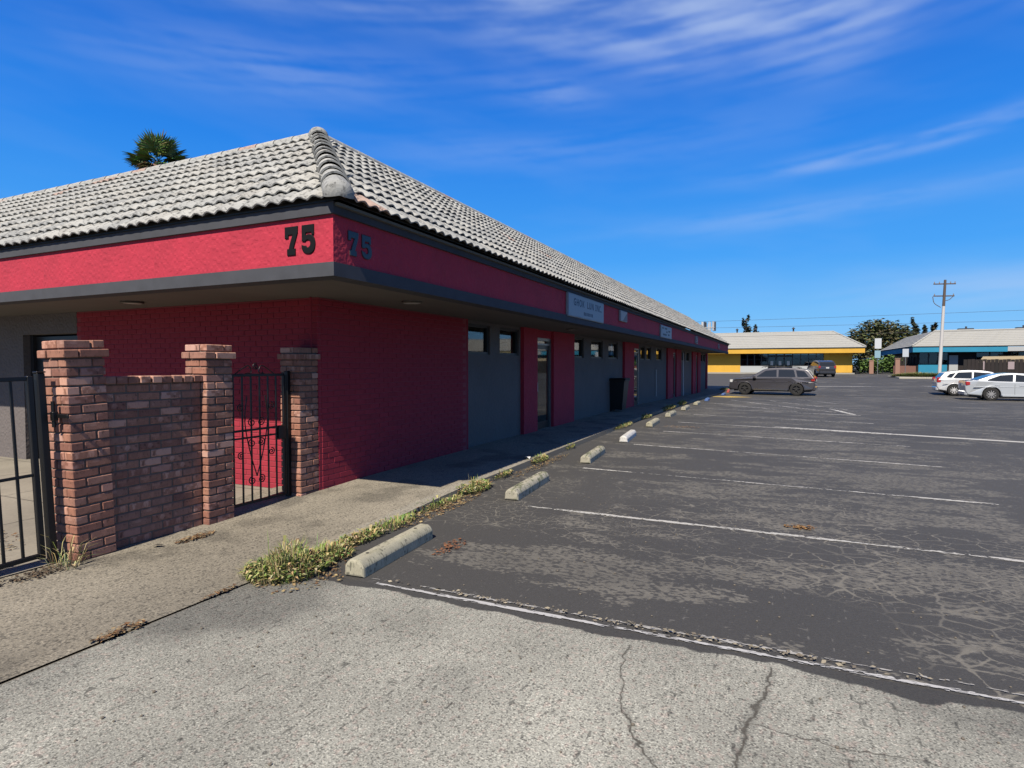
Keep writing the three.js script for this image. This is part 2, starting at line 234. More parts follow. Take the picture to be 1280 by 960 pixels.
// courtyard behind the brick wall
const courtMap = colorTex(512, 512, 6, 6, (x, y, o) => { const m = (.65 + .6 * fbm(x * 1.3 + 3, y * 1.3, 5)) * (.88 + .24 * vn(x * 80, y * 80)); const j = (Math.abs((x + .03 * vn(y * 5, 1)) % 1.5 - .75) < .012 || Math.abs(y % 1.5 - .75) < .012) ? .45 : 1; o[0] = .37 * m * j; o[1] = .335 * m * j; o[2] = .27 * m * j; }, true);
setting('courtyard_paving', sheet(-26, -5.1, [6, -5.5], () => .022, 1, 6), std(0xffffff, .92, { map: courtMap }), 'pale jointed paving of the fenced courtyard', 'paving');

// ---------------------------------------------------------------- painted markings (worn sheets 4 mm above the asphalt)
function wornAlpha(len, seed, keep) { const px = 1024, py = 48; return grayTex(px, py, len, 1, (x, y) => { const edge = Math.min(y, 1 - y) * 2; const n = fbm(x * 9 + seed, y * 3 + seed, 4) * .55 + vn(x * 40 + seed * 3, y * 9) * .45, l = fbm(x * .9 + seed * 7, 3, 2); return sstep(.42, .56, n + keep + (l - .5) * .5 + (edge - .45) * .3); }); }
function stripe(name, x0, z0, x1, z1, w, keep, seed, label, col = C(.62, .61, .58), lift = .004) {
  const L = Math.hypot(x1 - x0, z1 - z0), ux = (x1 - x0) / L, uz = (z1 - z0) / L, n = Math.max(2, Math.ceil(L / .8)), pos = [], uv = [];
  for (let i = 0; i < n; i++) { const P = (t, s) => { const x = x0 + ux * L * t - uz * s * w / 2, z = z0 + uz * L * t + ux * s * w / 2; return [x, g(z) + lift, z]; }; const a = i / n, b = (i + 1) / n; const fl = ux > 0 ? 1 : -1, q = (t, s) => pos.push(...P(t, s)), w2 = (t, v) => uv.push(t, v); q(a, 1 * fl); q(b, 1 * fl); q(b, -1 * fl); q(a, 1 * fl); q(b, -1 * fl); q(a, -1 * fl); w2(a, 1); w2(b, 1); w2(b, 0); w2(a, 1); w2(b, 0); w2(a, 0); }
  const ge = tris(pos, uv);
  return setting(name, ge, std(col, .85, keep > .9 ? {} : { alphaMap: wornAlpha(L, seed, keep), alphaTest: .5 }), label, 'painted line');
}
stripe('parking_line', -2.53, -5.92, 2.3, -5.875, .075, -.05, 3, 'white stall line ending at the second wheel stop');
stripe('parking_line', -2.72, -8.48, 2.18, -8.17, .08, -.05, 9, 'faded white stall line ending at the third wheel stop');
stripe('parking_line', -2.65, -11.45, 2.2, -10.85, .085, -.04, 14, 'faded stall line ending at the white painted wheel stop');
stripe('parking_line', -2.55, -14.05, 2.2, -13.35, .09, -.04, 21, 'faint stall line ending at the fifth wheel stop');
stripe('parking_line', -2.6, -16.5, 2.2, -15.5, .095, -.04, 26, 'faint stall line ending at the sixth wheel stop');
stripe('parking_line', -2.6, -19.5, 2.2, -18.4, .11, -.04, 33, 'faint stall line ending at the seventh wheel stop');
stripe('parking_line', -2.6, -22.6, 2.2, -21.4, .11, -.05, 37, 'faint stall line before the hatched access aisle');
stripe('aisle_line', -.2, -16.22, 9.5, -13.8, .23, .16, 41, 'thick white line painted across the drive aisle');
stripe('aisle_line', -2.3, -48.7, 9.9, -51.2, .3, .15, 47, 'long white line across the far lot behind the dark wagon');
for (const [i, a] of [[-2.3, -30.5, 1.6, -22.6], [-.6, -31, 2.1, -24.5], [-3, -27.5, .4, -22.3], [.6, -33, 2.4, -29]].entries()) stripe('hatch_line', ...a, .13, -.1, 52 + i * 5, ['longest hatch line of the access aisle', 'hatch line meeting the end of the access aisle', 'hatch line starting at the last grey wheel stop', 'short hatch line close to the dark wagon'][i]);
stripe('hatch_line', -2.6, -24.9, 2.3, -23.4, .12, -.1, 77, 'white edge line of the hatched access aisle');
stripe('hatch_line', 1.55, -24.9, 2.05, -21.7, .2, -.05, 79, 'short thick cross bar at the access aisle end');
stripe('edge_line', -2.6, -3.36, 2.6, -3.40, .042, .03, 83, 'broken white paint line along the edge of the driveway apron', C(.62, .62, .62), .008);
stripe('edge_line', -2.7, -3.43, 2.6, -3.50, .05, -.16, 87, 'flaking second paint line along the apron edge', C(.5, .49, .47), .008);
stripe('access_ramp_paint', -3.4, -34.6, -2.2, -36.0, 1.7, 1, 91, 'yellow painted access ramp patch at the kerb', C(.72, .5, .1));

// ---------------------------------------------------------------- shared materials
const stuccoBump = grayTex(512, 512, 2, 2, (x, y) => fbm(x * 26, y * 26, 4) * .6 + .4 * sstep(.4, .7, vn(x * 34 + 5, y * 34)), true);
const mottle = (r, gg, b, amt = .25, f = 3) => colorTex(256, 256, 2, 2, (x, y, o) => { const m = 1 - amt / 2 + amt * fbm(x * f, y * f, 5); o[0] = r * m; o[1] = gg * m; o[2] = b * m; }, true);
const uvRep = (t, s) => { const c = t.clone(); c.repeat.set(s, s); c.needsUpdate = true; return c; };
const M = {
  redStucco: std(0xffffff, .85, { map: uvRep(mottle(.6, .026, .064, .3, 5), .5), bumpMap: uvRep(stuccoBump, .5), bumpScale: .006 }),
  greyStucco: std(0xffffff, .88, { map: uvRep(mottle(.195, .17, .165, .25), .5), bumpMap: uvRep(stuccoBump, .5), bumpScale: .008 }),
  trim: std(0xffffff, .9, { map: uvRep(mottle(.068, .073, .089, .5, 6), .5) }),
  soffit: std(0xffffff, .9, { map: uvRep(mottle(.21, .185, .16, .2), .5) }),
  redPaint: std(C(.46, .024, .052), .9), redPaint2: std(C(.49, .026, .056), .9), redPaint3: std(C(.43, .022, .048), .9),
  redMortar: std(C(.46, .075, .1), .92),
  frame: std(C(.03, .03, .032), .45), alu: std(C(.55, .56, .57), .35, { metalness: .8 }),
  glass: new THREE.MeshPhysicalMaterial({ color: C(.6, .63, .63), roughness: .03, transmission: 1, thickness: 0, ior: 1.5 }), room: std(C(.4, .37, .33), .9),
  dark: std(C(.012, .012, .013), .7), paper: std(C(.7, .72, .72), .8), iron: std(C(.012, .012, .013), .42, { metalness: .3 }),
  black: std(C(.014, .014, .015), .5), deck: std(C(.2, .2, .19), .95), white: std(C(.75, .76, .76), .6), lampGlass: std(C(.75, .74, .7), .5),
};

// ---------------------------------------------------------------- main building
const EX = -3.5, EZ = -4.05, EY = 2.985, RUN = 2.72, RISE = 1.9, PIT = Math.atan2(RISE, RUN), SL = Math.hypot(RUN, RISE), FAR = -44.4, LEFT = -18;
const shop = thing('red_shop_building', 'long single storey red and grey shop building with pale tiled roof', 'building', [0, 0, 0]);
const FX = -3.61, FZ = -4.1, WX = -4.97, WZ = -5.37, GX = -5.05, SY = 2.33;
// fascia bands (each one L shaped: a front run and a side run butted at the corner)
const band = (y0, y1, out, th) => merge([bx(LEFT, FX + out, y0, y1, FZ + out - th, FZ + out), bx(FX + out - th, FX + out, y0, y1, FAR, FZ + out - th)]);
part('fascia', band(2.452, 2.872, 0, .14), M.redStucco, shop);
part('lower_trim', band(SY, 2.452, .025, .2), M.trim, shop);
part('eave_board', band(2.872, 2.975, .03, .2), M.trim, shop);
part('soffit', merge([bx(LEFT, FX - .18, SY + .012, SY + .05, WZ - .4, FZ - .175), bx(GX - .4, FX - .175, SY + .012, SY + .05, FAR, WZ - .4)]), M.soffit, shop);
// brick walls: red painted bricks over a recessed backing
{
  const r = rng(5), BH = .0677, BL = .2, J = .007, geos = [0, 1].map((k) => [chamfer(BL - J, BH - J, .05, .004), chamfer(.05, BH - J, BL - J, .004), chamfer(BL / 2 - J, BH - J, .05, .004), chamfer(.05, BH - J, BL / 2 - J, .004)]);
  const mats = [M.redPaint, M.redPaint2, M.redPaint3], list = [];
  const rows = Math.floor(SY / BH);
  for (let k = 0; k <= rows; k++) { const y = .02 + BH * (k + .5); if (y > SY - .02) break; const off = k % 2 ? BL / 2 : 0;
    for (let x = WX - BL / 2 - off; x > -9.66 + .05; x -= BL) list.push([x, y, WZ - .025 + (r() - .5) * .004, 0]);
    if (off) list.push([WX - BL / 4, y, WZ - .025, 2]);
    for (let z = WZ - .05 - BL / 2 - (off ? 0 : BL / 2); z > -8.96 + .05; z -= BL) list.push([WX - .025 + (r() - .5) * .003, y, z, 1]);
    if (!off) list.push([WX - .025, y, WZ - .05 - BL / 4, 3]);
  }
  // the bricks that show largest: near the corner, seen through the gate and low on the side wall
  list.forEach((b) => { const onFront = b[3] === 0 || b[3] === 2; b.score = (b[1] < 1.2 ? 0 : 1.2) + (onFront ? Math.abs(b[0] + 5.5) * .9 : Math.abs(b[2] + 5.6) * .8); });
  list.sort((a, b) => a.score - b.score);
  const wall = part('brick_wall', merge([bx(-9.66, WX - .007, 0, SY + .01, WZ - .3, WZ - .007), bx(WX - .25, WX - .0071, 0, SY + .01, -8.96, WZ - .3)]), M.redMortar, shop);
  const rest = [];
  list.forEach((b, i) => { const mat = mats[Math.floor(r() * 3)]; if (i < 295) { const m = part('wall_brick', geos[0][b[3]], mat, wall); m.position.set(b[0], b[1], b[2]); } else rest.push(geos[0][b[3]].clone().translate(b[0], b[1], b[2])); });
  const st = part('wall_brick_field', merge(rest), M.redPaint, wall); st.userData.kind = 'stuff';
  part('wall_return', bx(WX - .25, WX - .001, 0, SY + .011, -9.0, -8.961), M.redPaint, shop);
}
// side wall behind: grey panels, red piers, doors and windows
const base = -.6;
const pier = (z0, z1) => part('pier', bx(GX - .12, WX, base, SY + .011, z1, z0), M.redStucco, shop);
function windowPart(parent, z0, z1, y0, y1, content) {
  const f = part('window', merge([bx(GX - .1, GX - .03, y0, y0 + .05, z1, z0), bx(GX - .1, GX - .03, y1 - .05, y1, z1, z0), bx(GX - .1, GX - .03, y0 + .05, y1 - .05, z0 - .05, z0), bx(GX - .1, GX - .03, y0 + .05, y1 - .05, z1, z1 + .05)]), M.frame, parent);
  part('pane', bx(GX - .08, GX - .072, y0 + .05, y1 - .05, z1 + .05, z0 - .05), M.glass, f);
  const zm = (z0 + z1) / 2, w = z0 - z1;
  if (content === 'blind') for (let k = 0; k < 4; k++) part('blind_slat', bx(GX - .098, GX - .09, y0 + .09 + k * .095, y0 + .155 + k * .095, zm - w * .1, zm + w * .34), M.paper, f);
  if (content === 'notice') part('notice', bx(GX - .098, GX - .092, y0 + .14, y0 + .4, zm - w * .12, zm + w * .3), M.paper, f);
  if (content === 'strip') part('notice', bx(GX - .098, GX - .092, y0 + .36, y0 + .4, zm - w * .2, zm + w * .42), M.paper, f);
}
function panel(z0, z1, wins) {          // grey panel pierced by high windows directly under the soffit
  const y0 = 1.74, y1 = 2.285, g2 = [bx(GX - .2, GX, base, y0, z1, z0), bx(GX - .2, GX, y1, SY + .011, z1, z0)]; let z = z0;
  for (const [a, b] of wins) { g2.push(bx(GX - .2, GX, y0, y1, a, z)); z = b; } g2.push(bx(GX - .2, GX, y0, y1, z1, z));
  const w = part('grey_panel', merge(g2), M.greyStucco, shop);
  for (const [a, b, c] of wins) { windowPart(w, a, b, y0, y1, c); }
}
function door(z0, z1) {
  const x = WX - .1;
  part('door_lintel', bx(x - .1, x + .04, 2.16, SY + .011, z1, z0), M.redStucco, shop);
  const d = part('door', bx(x - .045, x, g(z0), 2.0, z1 + .07, z0 - .07), std(C(.02, .02, .021), .35), shop);
  part('door_frame', merge([bx(x - .06, x + .03, base, 2.16, z1, z1 + .06), bx(x - .06, x + .03, base, 2.16, z0 - .06, z0), bx(x - .06, x + .03, 2.1, 2.16, z1 + .06, z0 - .06), bx(x - .06, x + .02, 2.0, 2.04, z1 + .06, z0 - .06)]), M.alu, d);
  part('door_glass', bx(x + .001, x + .006, g(z0) + .25, 1.9, z1 + .17, z0 - .17), M.glass, d);
  part('door_handle', merge([rod([x + .05, .95, z0 - .12], [x + .05, 1.15, z0 - .12], .012), rod([x, .97, z0 - .12], [x + .05, .97, z0 - .12], .01), rod([x, 1.13, z0 - .12], [x + .05, 1.13, z0 - .12], .01)]), M.alu, d);
  part('transom_pane', bx(x - .03, x - .02, 2.04, 2.1, z1 + .06, z0 - .06), M.glass, d);
}
panel(-8.96, -11.42, [[-9.15, -10.0, 'strip'], [-10.42, -11.34, 'blind']]);
pier(-11.42, -12.18); door(-12.18, -13.2); pier(-13.2, -14.72);
panel(-14.72, -20.1, [[-14.95, -15.75, 'notice'], [-16.45, -17.65, 'notice'], [-18.3, -19.45, 'notice']]);
pier(-20.1, -21.5); door(-21.5, -22.5);
panel(-22.5, -28.4, [[-22.9, -23.7, 'notice'], [-24.0, -24.9, 'strip'], [-26.0, -27.2]]);
pier(-28.4, -29.9); door(-29.9, -30.9); pier(-30.9, -32.4);
panel(-32.4, -36.8, [[-33, -34, 'notice'], [-34.6, -35.8]]);
pier(-36.8, -38.2); door(-38.2, -39.2); pier(-39.2, -40.5);
panel(-40.5, -43.8, [[-41, -42], [-42.5, -43.4]]);
part('end_wall', bx(-12, WX, base, SY + .011, FAR, -43.8), M.redStucco, shop);
// front wall left of the brick: grey stucco with a dark doorway
part('front_wall', merge([bx(LEFT, -11.1, 0, SY + .011, WZ - .3, WZ), bx(-11.1, -9.66, 2.03, SY + .011, WZ - .3, WZ)]), M.greyStucco, shop);
{ const d = part('door', bx(-11.02, -9.74, .02, 2.0, WZ - .2, WZ - .15), std(C(.025, .026, .028), .4), shop); part('door_frame', merge([bx(-11.1, -11.02, .0, 2.03, WZ - .22, WZ - .1), bx(-9.74, -9.661, 0, 2.03, WZ - .22, WZ - .1)]), M.frame, d); part('door_handle', rod([-10.9, 1.0, WZ - .12], [-10.9, 1.2, WZ - .12], .012), M.alu, d); }
part('back_walls', merge([bx(LEFT, -12, 0, 4.4, WZ - 6, WZ - 5.8), bx(-12.2, -12, 0, 4.4, FAR, WZ - 6), bx(LEFT - .2, LEFT, 0, 2.9, WZ - 5.8, FZ)]), M.greyStucco, shop);
// recessed soffit lamps
for (const [x, z] of [[-4.24, -6.23], [-7.43, -4.78], [-4.24, -12.4], [-4.24, -20.5], [-4.24, -26.5], [-4.24, -34]]) { const l = part('soffit_lamp', fin(new THREE.CylinderGeometry(.11, .12, .03, 20).translate(x, SY + .004, z)), M.lampGlass, shop); part('lamp_rim', fin(new THREE.TorusGeometry(.12, .012, 6, 24).rotateX(Math.PI / 2).translate(x, SY - .006, z)), M.soffit, l); }
// downpipe at the wall corner
part('downpipe', rod([WX - .06, .02, WZ + .05], [WX - .06, SY + .01, WZ + .05], .012), M.redPaint3, shop);

// roof: deck, courses of double barrel tiles, hip and ridge caps
{
  const cP = Math.cos(PIT), sP = Math.sin(PIT), rx = EX - RUN, rz = EZ - RUN, ry = EY + RISE, L0 = LEFT - .1, Fz = FAR - .1, dn = .012;
  const roof = part('roof', merge([
    tris([EX, EY - dn, EZ, EX, EY - dn, Fz, rx, ry - dn, Fz, EX, EY - dn, EZ, rx, ry - dn, Fz, rx, ry - dn, rz]),
    tris([EX, EY - dn, EZ, rx, ry - dn, rz, L0, ry - dn, rz, EX, EY - dn, EZ, L0, ry - dn, rz, L0, EY - dn, EZ]),
    bx(rx - .12, rx - .02, 4.2, ry - .02, Fz, rz), bx(L0, rx - .12, 4.2, ry - .02, rz - .12, rz - .02),
    bx(L0, rx - .12, 4.2, 4.25, Fz, rz - .12),
    tris([EX, EY - dn, Fz, rx, ry - dn, Fz, rx, EY - dn, Fz]), tris([L0, EY - dn, EZ, L0, ry - dn, rz, L0, EY - dn, rz]),
    bx(L0, EX - .04, EY - .045, EY - .02, EZ - .4, EZ - .04), bx(EX - .44, EX - .04, EY - .045, EY - .02, Fz, EZ - .4)]), M.deck, shop);
  const W = .332, LT = .405, EXPO = SL / 10, A = .031, TH = .013, SEG = 12;
  const prof = (u) => A * Math.pow(.5 - .5 * Math.cos(2 * Math.PI * u / (W / 2)), .75);
  // local frame: x along the eave, y normal, z down the slope; clip(v) gives the u limit of the hip at slope distance v
  function tileGeo(umin) {
    const pos = [], lip = .037, pt = (i, v, under) => { let u = W * i / SEG; if (umin) u = Math.max(u, Math.min(W, umin(v))); return [u, prof(u) + lip * (1 - v / LT) - (under ? TH : 0), -v]; };
    for (let i = 0; i < SEG; i++) { const a = pt(i, 0), b = pt(i + 1, 0), c = pt(i + 1, LT), d = pt(i, LT), e = pt(i, 0, 1), f = pt(i + 1, 0, 1); pos.push(...a, ...b, ...c, ...a, ...c, ...d, ...e, ...f, ...b, ...e, ...b, ...a); }
    for (const i of [0, SEG]) { const a = pt(i, 0), d = pt(i, LT), e = pt(i, 0, 1), h = pt(i, LT, 1); pos.push(...a, ...d, ...h, ...a, ...h, ...e); }
    // smooth normals on the top, flat on the front
    return tris(pos, pos.flatMap((_, k) => (k % 3 === 0 ? [pos[k] / .6, pos[k + 2] / .6] : [])).slice(0, pos.length / 3 * 2));
  }
  const full = [0, 1, 2].map((k) => { const ge = tileGeo(); boxUVoff(ge, k * .37); return ge; });
  function boxUVoff(ge, o) { const p = ge.attributes.position, uv = ge.attributes.uv; for (let i = 0; i < p.count; i++) uv.setXY(i, p.getX(i) * 2 + o, p.getZ(i) * 2 + p.getY(i) * 2 + o * 1.7); }
  const tileTex = colorTex(256, 256, 1, 1, (x, y, o) => { const m = .78 + .42 * fbm(x * 7, y * 7, 4) - .5 * sstep(.55, .75, fbm(x * 13 + 4, y * 13, 4)) - .18 * sstep(.5, .7, fbm(x * 4 + 9, y * 4, 3)); o[0] = m; o[1] = m; o[2] = m; }, true);
  const tm = [[.57, .575, .545], [.53, .54, .515], [.60, .60, .56], [.46, .47, .455], [.555, .55, .51], [.60, .44, .37]].map(([a, b, c]) => std(C(a, b, c), .9, { map: tileTex }));
  const r = rng(31), tiles = [];
  const side = { o: new THREE.Vector3(EX, EY, EZ), X: new THREE.Vector3(0, 0, -1), Y: new THREE.Vector3(sP, cP, 0), Z: new THREE.Vector3(cP, -sP, 0), len: EZ - FAR, flip: false };
  const front = { o: new THREE.Vector3(EX, EY, EZ), X: new THREE.Vector3(1, 0, 0), Y: new THREE.Vector3(0, cP, sP), Z: new THREE.Vector3(0, -sP, cP), len: EX - LEFT, flip: true };
  for (const F of [side, front]) for (let row = 0; row < 10; row++) {
    const v0 = row * EXPO - (row || F.flip ? .02 : .05), hip0 = v0 * cP, n = Math.ceil(F.len / W), sh = 0;
    for (let c = 0; c < n; c++) {
      const u0 = c * W + sh; if (u0 + W < hip0 + .02) continue;
      const clipped = u0 < (v0 + LT) * cP + .01; let ge = full[Math.floor(r() * 3)];
      if (clipped) { const um = (v) => (v0 + v) * cP - u0 + .03; ge = tileGeo(um); boxUVoff(ge, r()); }
      const m4 = new THREE.Matrix4(), jit = (r() - .5) * .007;
      let o;
      if (!F.flip) { m4.makeBasis(F.X, F.Y, F.Z); o = F.o.clone().addScaledVector(F.X, u0); }
      else if (clipped) { const p = ge.attributes.position; for (let i = 0; i < p.count; i++) p.setX(i, -p.getX(i)); for (let i = 0; i < p.count; i += 3) { const a = [p.getX(i), p.getY(i), p.getZ(i)]; p.setXYZ(i, p.getX(i + 1), p.getY(i + 1), p.getZ(i + 1)); p.setXYZ(i + 1, ...a); } ge.computeVertexNormals(); m4.makeBasis(F.X, F.Y, F.Z); o = F.o.clone().addScaledVector(F.X, -u0); }
      else { m4.makeBasis(F.X, F.Y, F.Z); o = F.o.clone().addScaledVector(F.X, -u0 - W); }
      o.addScaledVector(F.Z, -v0).addScaledVector(F.Y, jit); m4.setPosition(o);
      const q = r(); const edge = row === 0 && !F.flip && c < 5 ? .35 : .012;
      tiles.push({ ge, m4, d: o.distanceTo(camera.position) * (F.flip && o.x < -11.5 ? 3 : 1), mat: q < edge ? 5 : Math.floor(r() * 5) });
    }
  }
  tiles.sort((a, b) => a.d - b.d);
  const rest = [], rc4 = [];
  tiles.forEach((t, i) => { if (i < 298) { const m = part('roof_tile', t.ge, tm[t.mat], roof); m.applyMatrix4(t.m4); } else { rest.push(t.ge.clone().applyMatrix4(t.m4)); const c = tm[t.mat].color; for (let k = 0; k < t.ge.attributes.position.count; k++) rc4.push(c.r / TONE, c.g / TONE, c.b / TONE); } });
  const fg = merge(rest); fg.setAttribute('color', new THREE.Float32BufferAttribute(rc4, 3)); const fld = part('roof_tile_field', fg, std(0xffffff, .9, { map: tileTex, vertexColors: true }), roof); fld.userData.kind = 'stuff';
  // barrel caps
  function cap(r0, r1, len, dome) { const pos = [], N = 14, a0 = -.25, a1 = Math.PI + .25; const P = (i, t, rr = 1) => { const a = lerp(a0, a1, i / N), q = lerp(r0, r1, t) * rr; return [Math.cos(a) * q, Math.sin(a) * q * .95, -t * len]; };
    for (let i = 0; i < N; i++) { pos.push(...P(i, 0), ...P(i + 1, 0), ...P(i + 1, 1), ...P(i, 0), ...P(i + 1, 1), ...P(i, 1)); pos.push(...P(i, 0, .86), ...P(i + 1, 0, .86), ...P(i + 1, 0), ...P(i, 0, .86), ...P(i + 1, 0), ...P(i, 0)); if (dome) { const D = (k, j) => { const a = lerp(a0, a1, k / N), b = j / 6 * Math.PI / 2; return [Math.cos(a) * r0 * Math.cos(b), Math.sin(a) * r0 * .95 * Math.cos(b), Math.sin(b) * r0 * .75]; }; for (let j = 0; j < 6; j++) pos.push(...D(i, j), ...D(i, j + 1), ...D(i + 1, j + 1), ...D(i, j), ...D(i + 1, j + 1), ...D(i + 1, j)); } }
    const ge = new THREE.BufferGeometry(); ge.setAttribute('position', new THREE.Float32BufferAttribute(pos, 3)); ge.computeVertexNormals(); boxUV(ge, 2); return ge; }
  const hipA = new THREE.Vector3(EX + .0, EY + .03, EZ + .0), hipB = new THREE.Vector3(rx, ry - .02, rz), hd = hipB.clone().sub(hipA), hl = hd.length(); hd.normalize();
  const starter = cap(.132, .125, .44, true), hc = cap(.135, .112, .44, false), nH = 12, ex = hl / nH;
  for (let k = 0; k < nH + 0; k++) { const m = part('hip_cap', k ? hc : starter, tm[[3, 1, 0, 2, 0, 4][k % 6]], roof); const Z = hd.clone().negate(), X = new THREE.Vector3(0, 1, 0).cross(Z).normalize(), Y = Z.clone().cross(X); m.applyMatrix4(new THREE.Matrix4().makeBasis(X, Y, Z).setPosition(hipA.clone().addScaledVector(hd, k * ex + .02).addScaledVector(Y, .0 + (k % 2) * .006))); m.rotateX(-.05); }
  const rc = cap(.105, .085, .42, false), ns = Math.floor((rz - Fz) / .37), nf = Math.floor((rx - L0) / .37);
  for (let k = 0; k < ns; k++) { const m = part('ridge_tile', rc, tm[(k * 7 + 3) % 11 === 0 ? 5 : k % 5], roof); m.position.set(rx, ry - .035, rz - .05 - k * .37); m.rotation.set(.05, 0, 0); }
  for (let k = 0; k < nf; k++) { const m = part('ridge_tile', rc, tm[k === 3 || (k * 5 + 2) % 13 === 0 ? 5 : k % 5], roof); m.position.set(rx - .05 - k * .37, ry - .035, rz); m.rotation.set(0, Math.PI / 2, .0); m.rotateX(.03); }
  const kn = part('hip_cap', cap(.14, .12, .4, true), tm[3], roof); kn.position.set(rx + .05, ry - .03, rz + .05); kn.rotation.set(0, Math.PI / 4, 0);
}
// street numbers 75 in heavy slab lettering on both faces of the corner
{
  const seven = new THREE.Shape([[0, 1], [.92, 1], [.92, .8], [.62, .28], [.58, .2], [.74, .2], [.74, 0], [.16, 0], [.16, .2], [.28, .2], [.34, .34], [.58, .74], [.22, .74], [.22, .62], [0, .62]].map((p) => new THREE.Vector2(...p)));
  const five = new THREE.Shape(); five.moveTo(.02, 1); five.lineTo(.86, 1); five.lineTo(.86, .66); five.lineTo(.74, .66); five.lineTo(.7, .76); five.lineTo(.26, .76); five.lineTo(.26, .62); five.bezierCurveTo(.6, .74, .95, .6, .95, .32); five.bezierCurveTo(.95, .08, .7, -.02, .45, 0); five.bezierCurveTo(.15, .01, 0, .12, 0, .3); five.bezierCurveTo(.1, .27, .2, .25, .28, .26); five.bezierCurveTo(.34, .15, .62, .16, .64, .34); five.bezierCurveTo(.64, .52, .36, .54, .22, .44); five.lineTo(.02, .46);
  const mk = (s) => fin(new THREE.ExtrudeGeometry(s, { depth: .1, bevelEnabled: true, bevelSize: .02, bevelThickness: .02, bevelSegments: 1, curveSegments: 8 }));
  const S7 = mk(seven), S5 = mk(five), numMat = new THREE.MeshPhysicalMaterial({ color: C(.005, .005, .006), roughness: .7, specularIntensity: .25 }), numMat2 = std(C(.03, .034, .042), .4);
  for (const [ge, x] of [[S7, -4.165], [S5, -3.965]]) { const m = part('house_number', ge, numMat, shop); m.position.set(x, 2.55, FZ - .003); m.scale.set(.16, .25, .12); }
  for (const [ge, z] of [[S7, -4.29], [S5, -4.48]]) { const m = part('house_number', ge, numMat2, shop); m.position.set(FX - .003, 2.55, z); m.scale.set(.15, .215, .12); m.rotation.y = Math.PI / 2; }
}

// ---------------------------------------------------------------- fascia signs
function canvasTex(w, h, draw) { const c = document.createElement('canvas'); c.width = w; c.height = h; const x = c.getContext('2d'); draw(x, w, h); const t = new THREE.CanvasTexture(c); t.colorSpace = THREE.SRGBColorSpace; return t; }
function fasciaSign(name, z0, z1, y0, y1, map, label) {
  const s = thing(name, label, 'sign', [FX + .03, (y0 + y1) / 2, (z0 + z1) / 2]), w = z0 - z1, h = y1 - y0;
  part('sign_board', cbx(-.03, .02, -h / 2, h / 2, -w / 2, w / 2, .008), std(C(.42, .46, .5), .6), s);
  const f = part('lettering', fin(new THREE.PlaneGeometry(w - .04, h - .04)), std(0xffffff, .6, { map }), s); f.rotation.y = Math.PI / 2; f.position.x = .0245; return s;
}
fasciaSign('shop_sign', -10.18, -12.5, 2.44, 2.87, canvasTex(512, 110, (x, w, h) => { x.fillStyle = '#b2c2cc'; x.fillRect(0, 0, w, h); x.fillStyle = '#24405e'; x.font = 'bold 52px sans-serif'; x.textBaseline = 'middle'; x.fillText('GHOK', 60, 36); x.fillText('LUN', 245, 36); x.fillText('INC.', 370, 36); for (let i = 0; i < 7; i++) x.fillRect(200 + i * 20, 78, 13, 18); }), 'pale blue shop sign with dark letters on the red fascia');
fasciaSign('number_plate', -13.95, -14.62, 2.6, 2.86, canvasTex(64, 64, (x) => { x.fillStyle = '#c9c6c4'; x.fillRect(0, 0, 64, 64); x.fillStyle = '#8d8384'; x.beginPath(); x.moveTo(64, 0); x.lineTo(20, 64); x.lineTo(64, 64); x.fill(); }), 'small square white plate alone on the red fascia');
fasciaSign('shop_sign', -19.05, -21.0, 2.43, 2.83, canvasTex(256, 96, (x, w, h) => { x.fillStyle = '#b8c6ce'; x.fillRect(0, 0, w, h); x.fillStyle = '#2c5060'; for (const [a, b, c] of [[20, 12, 40], [80, 12, 60], [170, 30, 50], [120, 40, 30], [40, 66, 90], [160, 62, 44]]) x.fillRect(a, b, c, 15); }), 'smaller blue and white shop sign farther along the fascia');
fasciaSign('number_plate', -27.2, -27.9, 2.5, 2.82, canvasTex(64, 64, (x) => { x.fillStyle = '#5a2634'; x.fillRect(0, 0, 64, 64); x.fillStyle = '#d8d2d4'; x.font = 'bold 60px sans-serif'; x.fillText('3', 14, 54); }), 'white numeral plate on the fascia past both shop signs');
fasciaSign('number_plate', -37.2, -37.8, 2.52, 2.8, canvasTex(64, 64, (x) => { x.fillStyle = '#5a2634'; x.fillRect(0, 0, 64, 64); x.fillStyle = '#b9b0b4'; x.fillRect(24, 8, 16, 48); }), 'last pale plate on the red fascia near the building end');

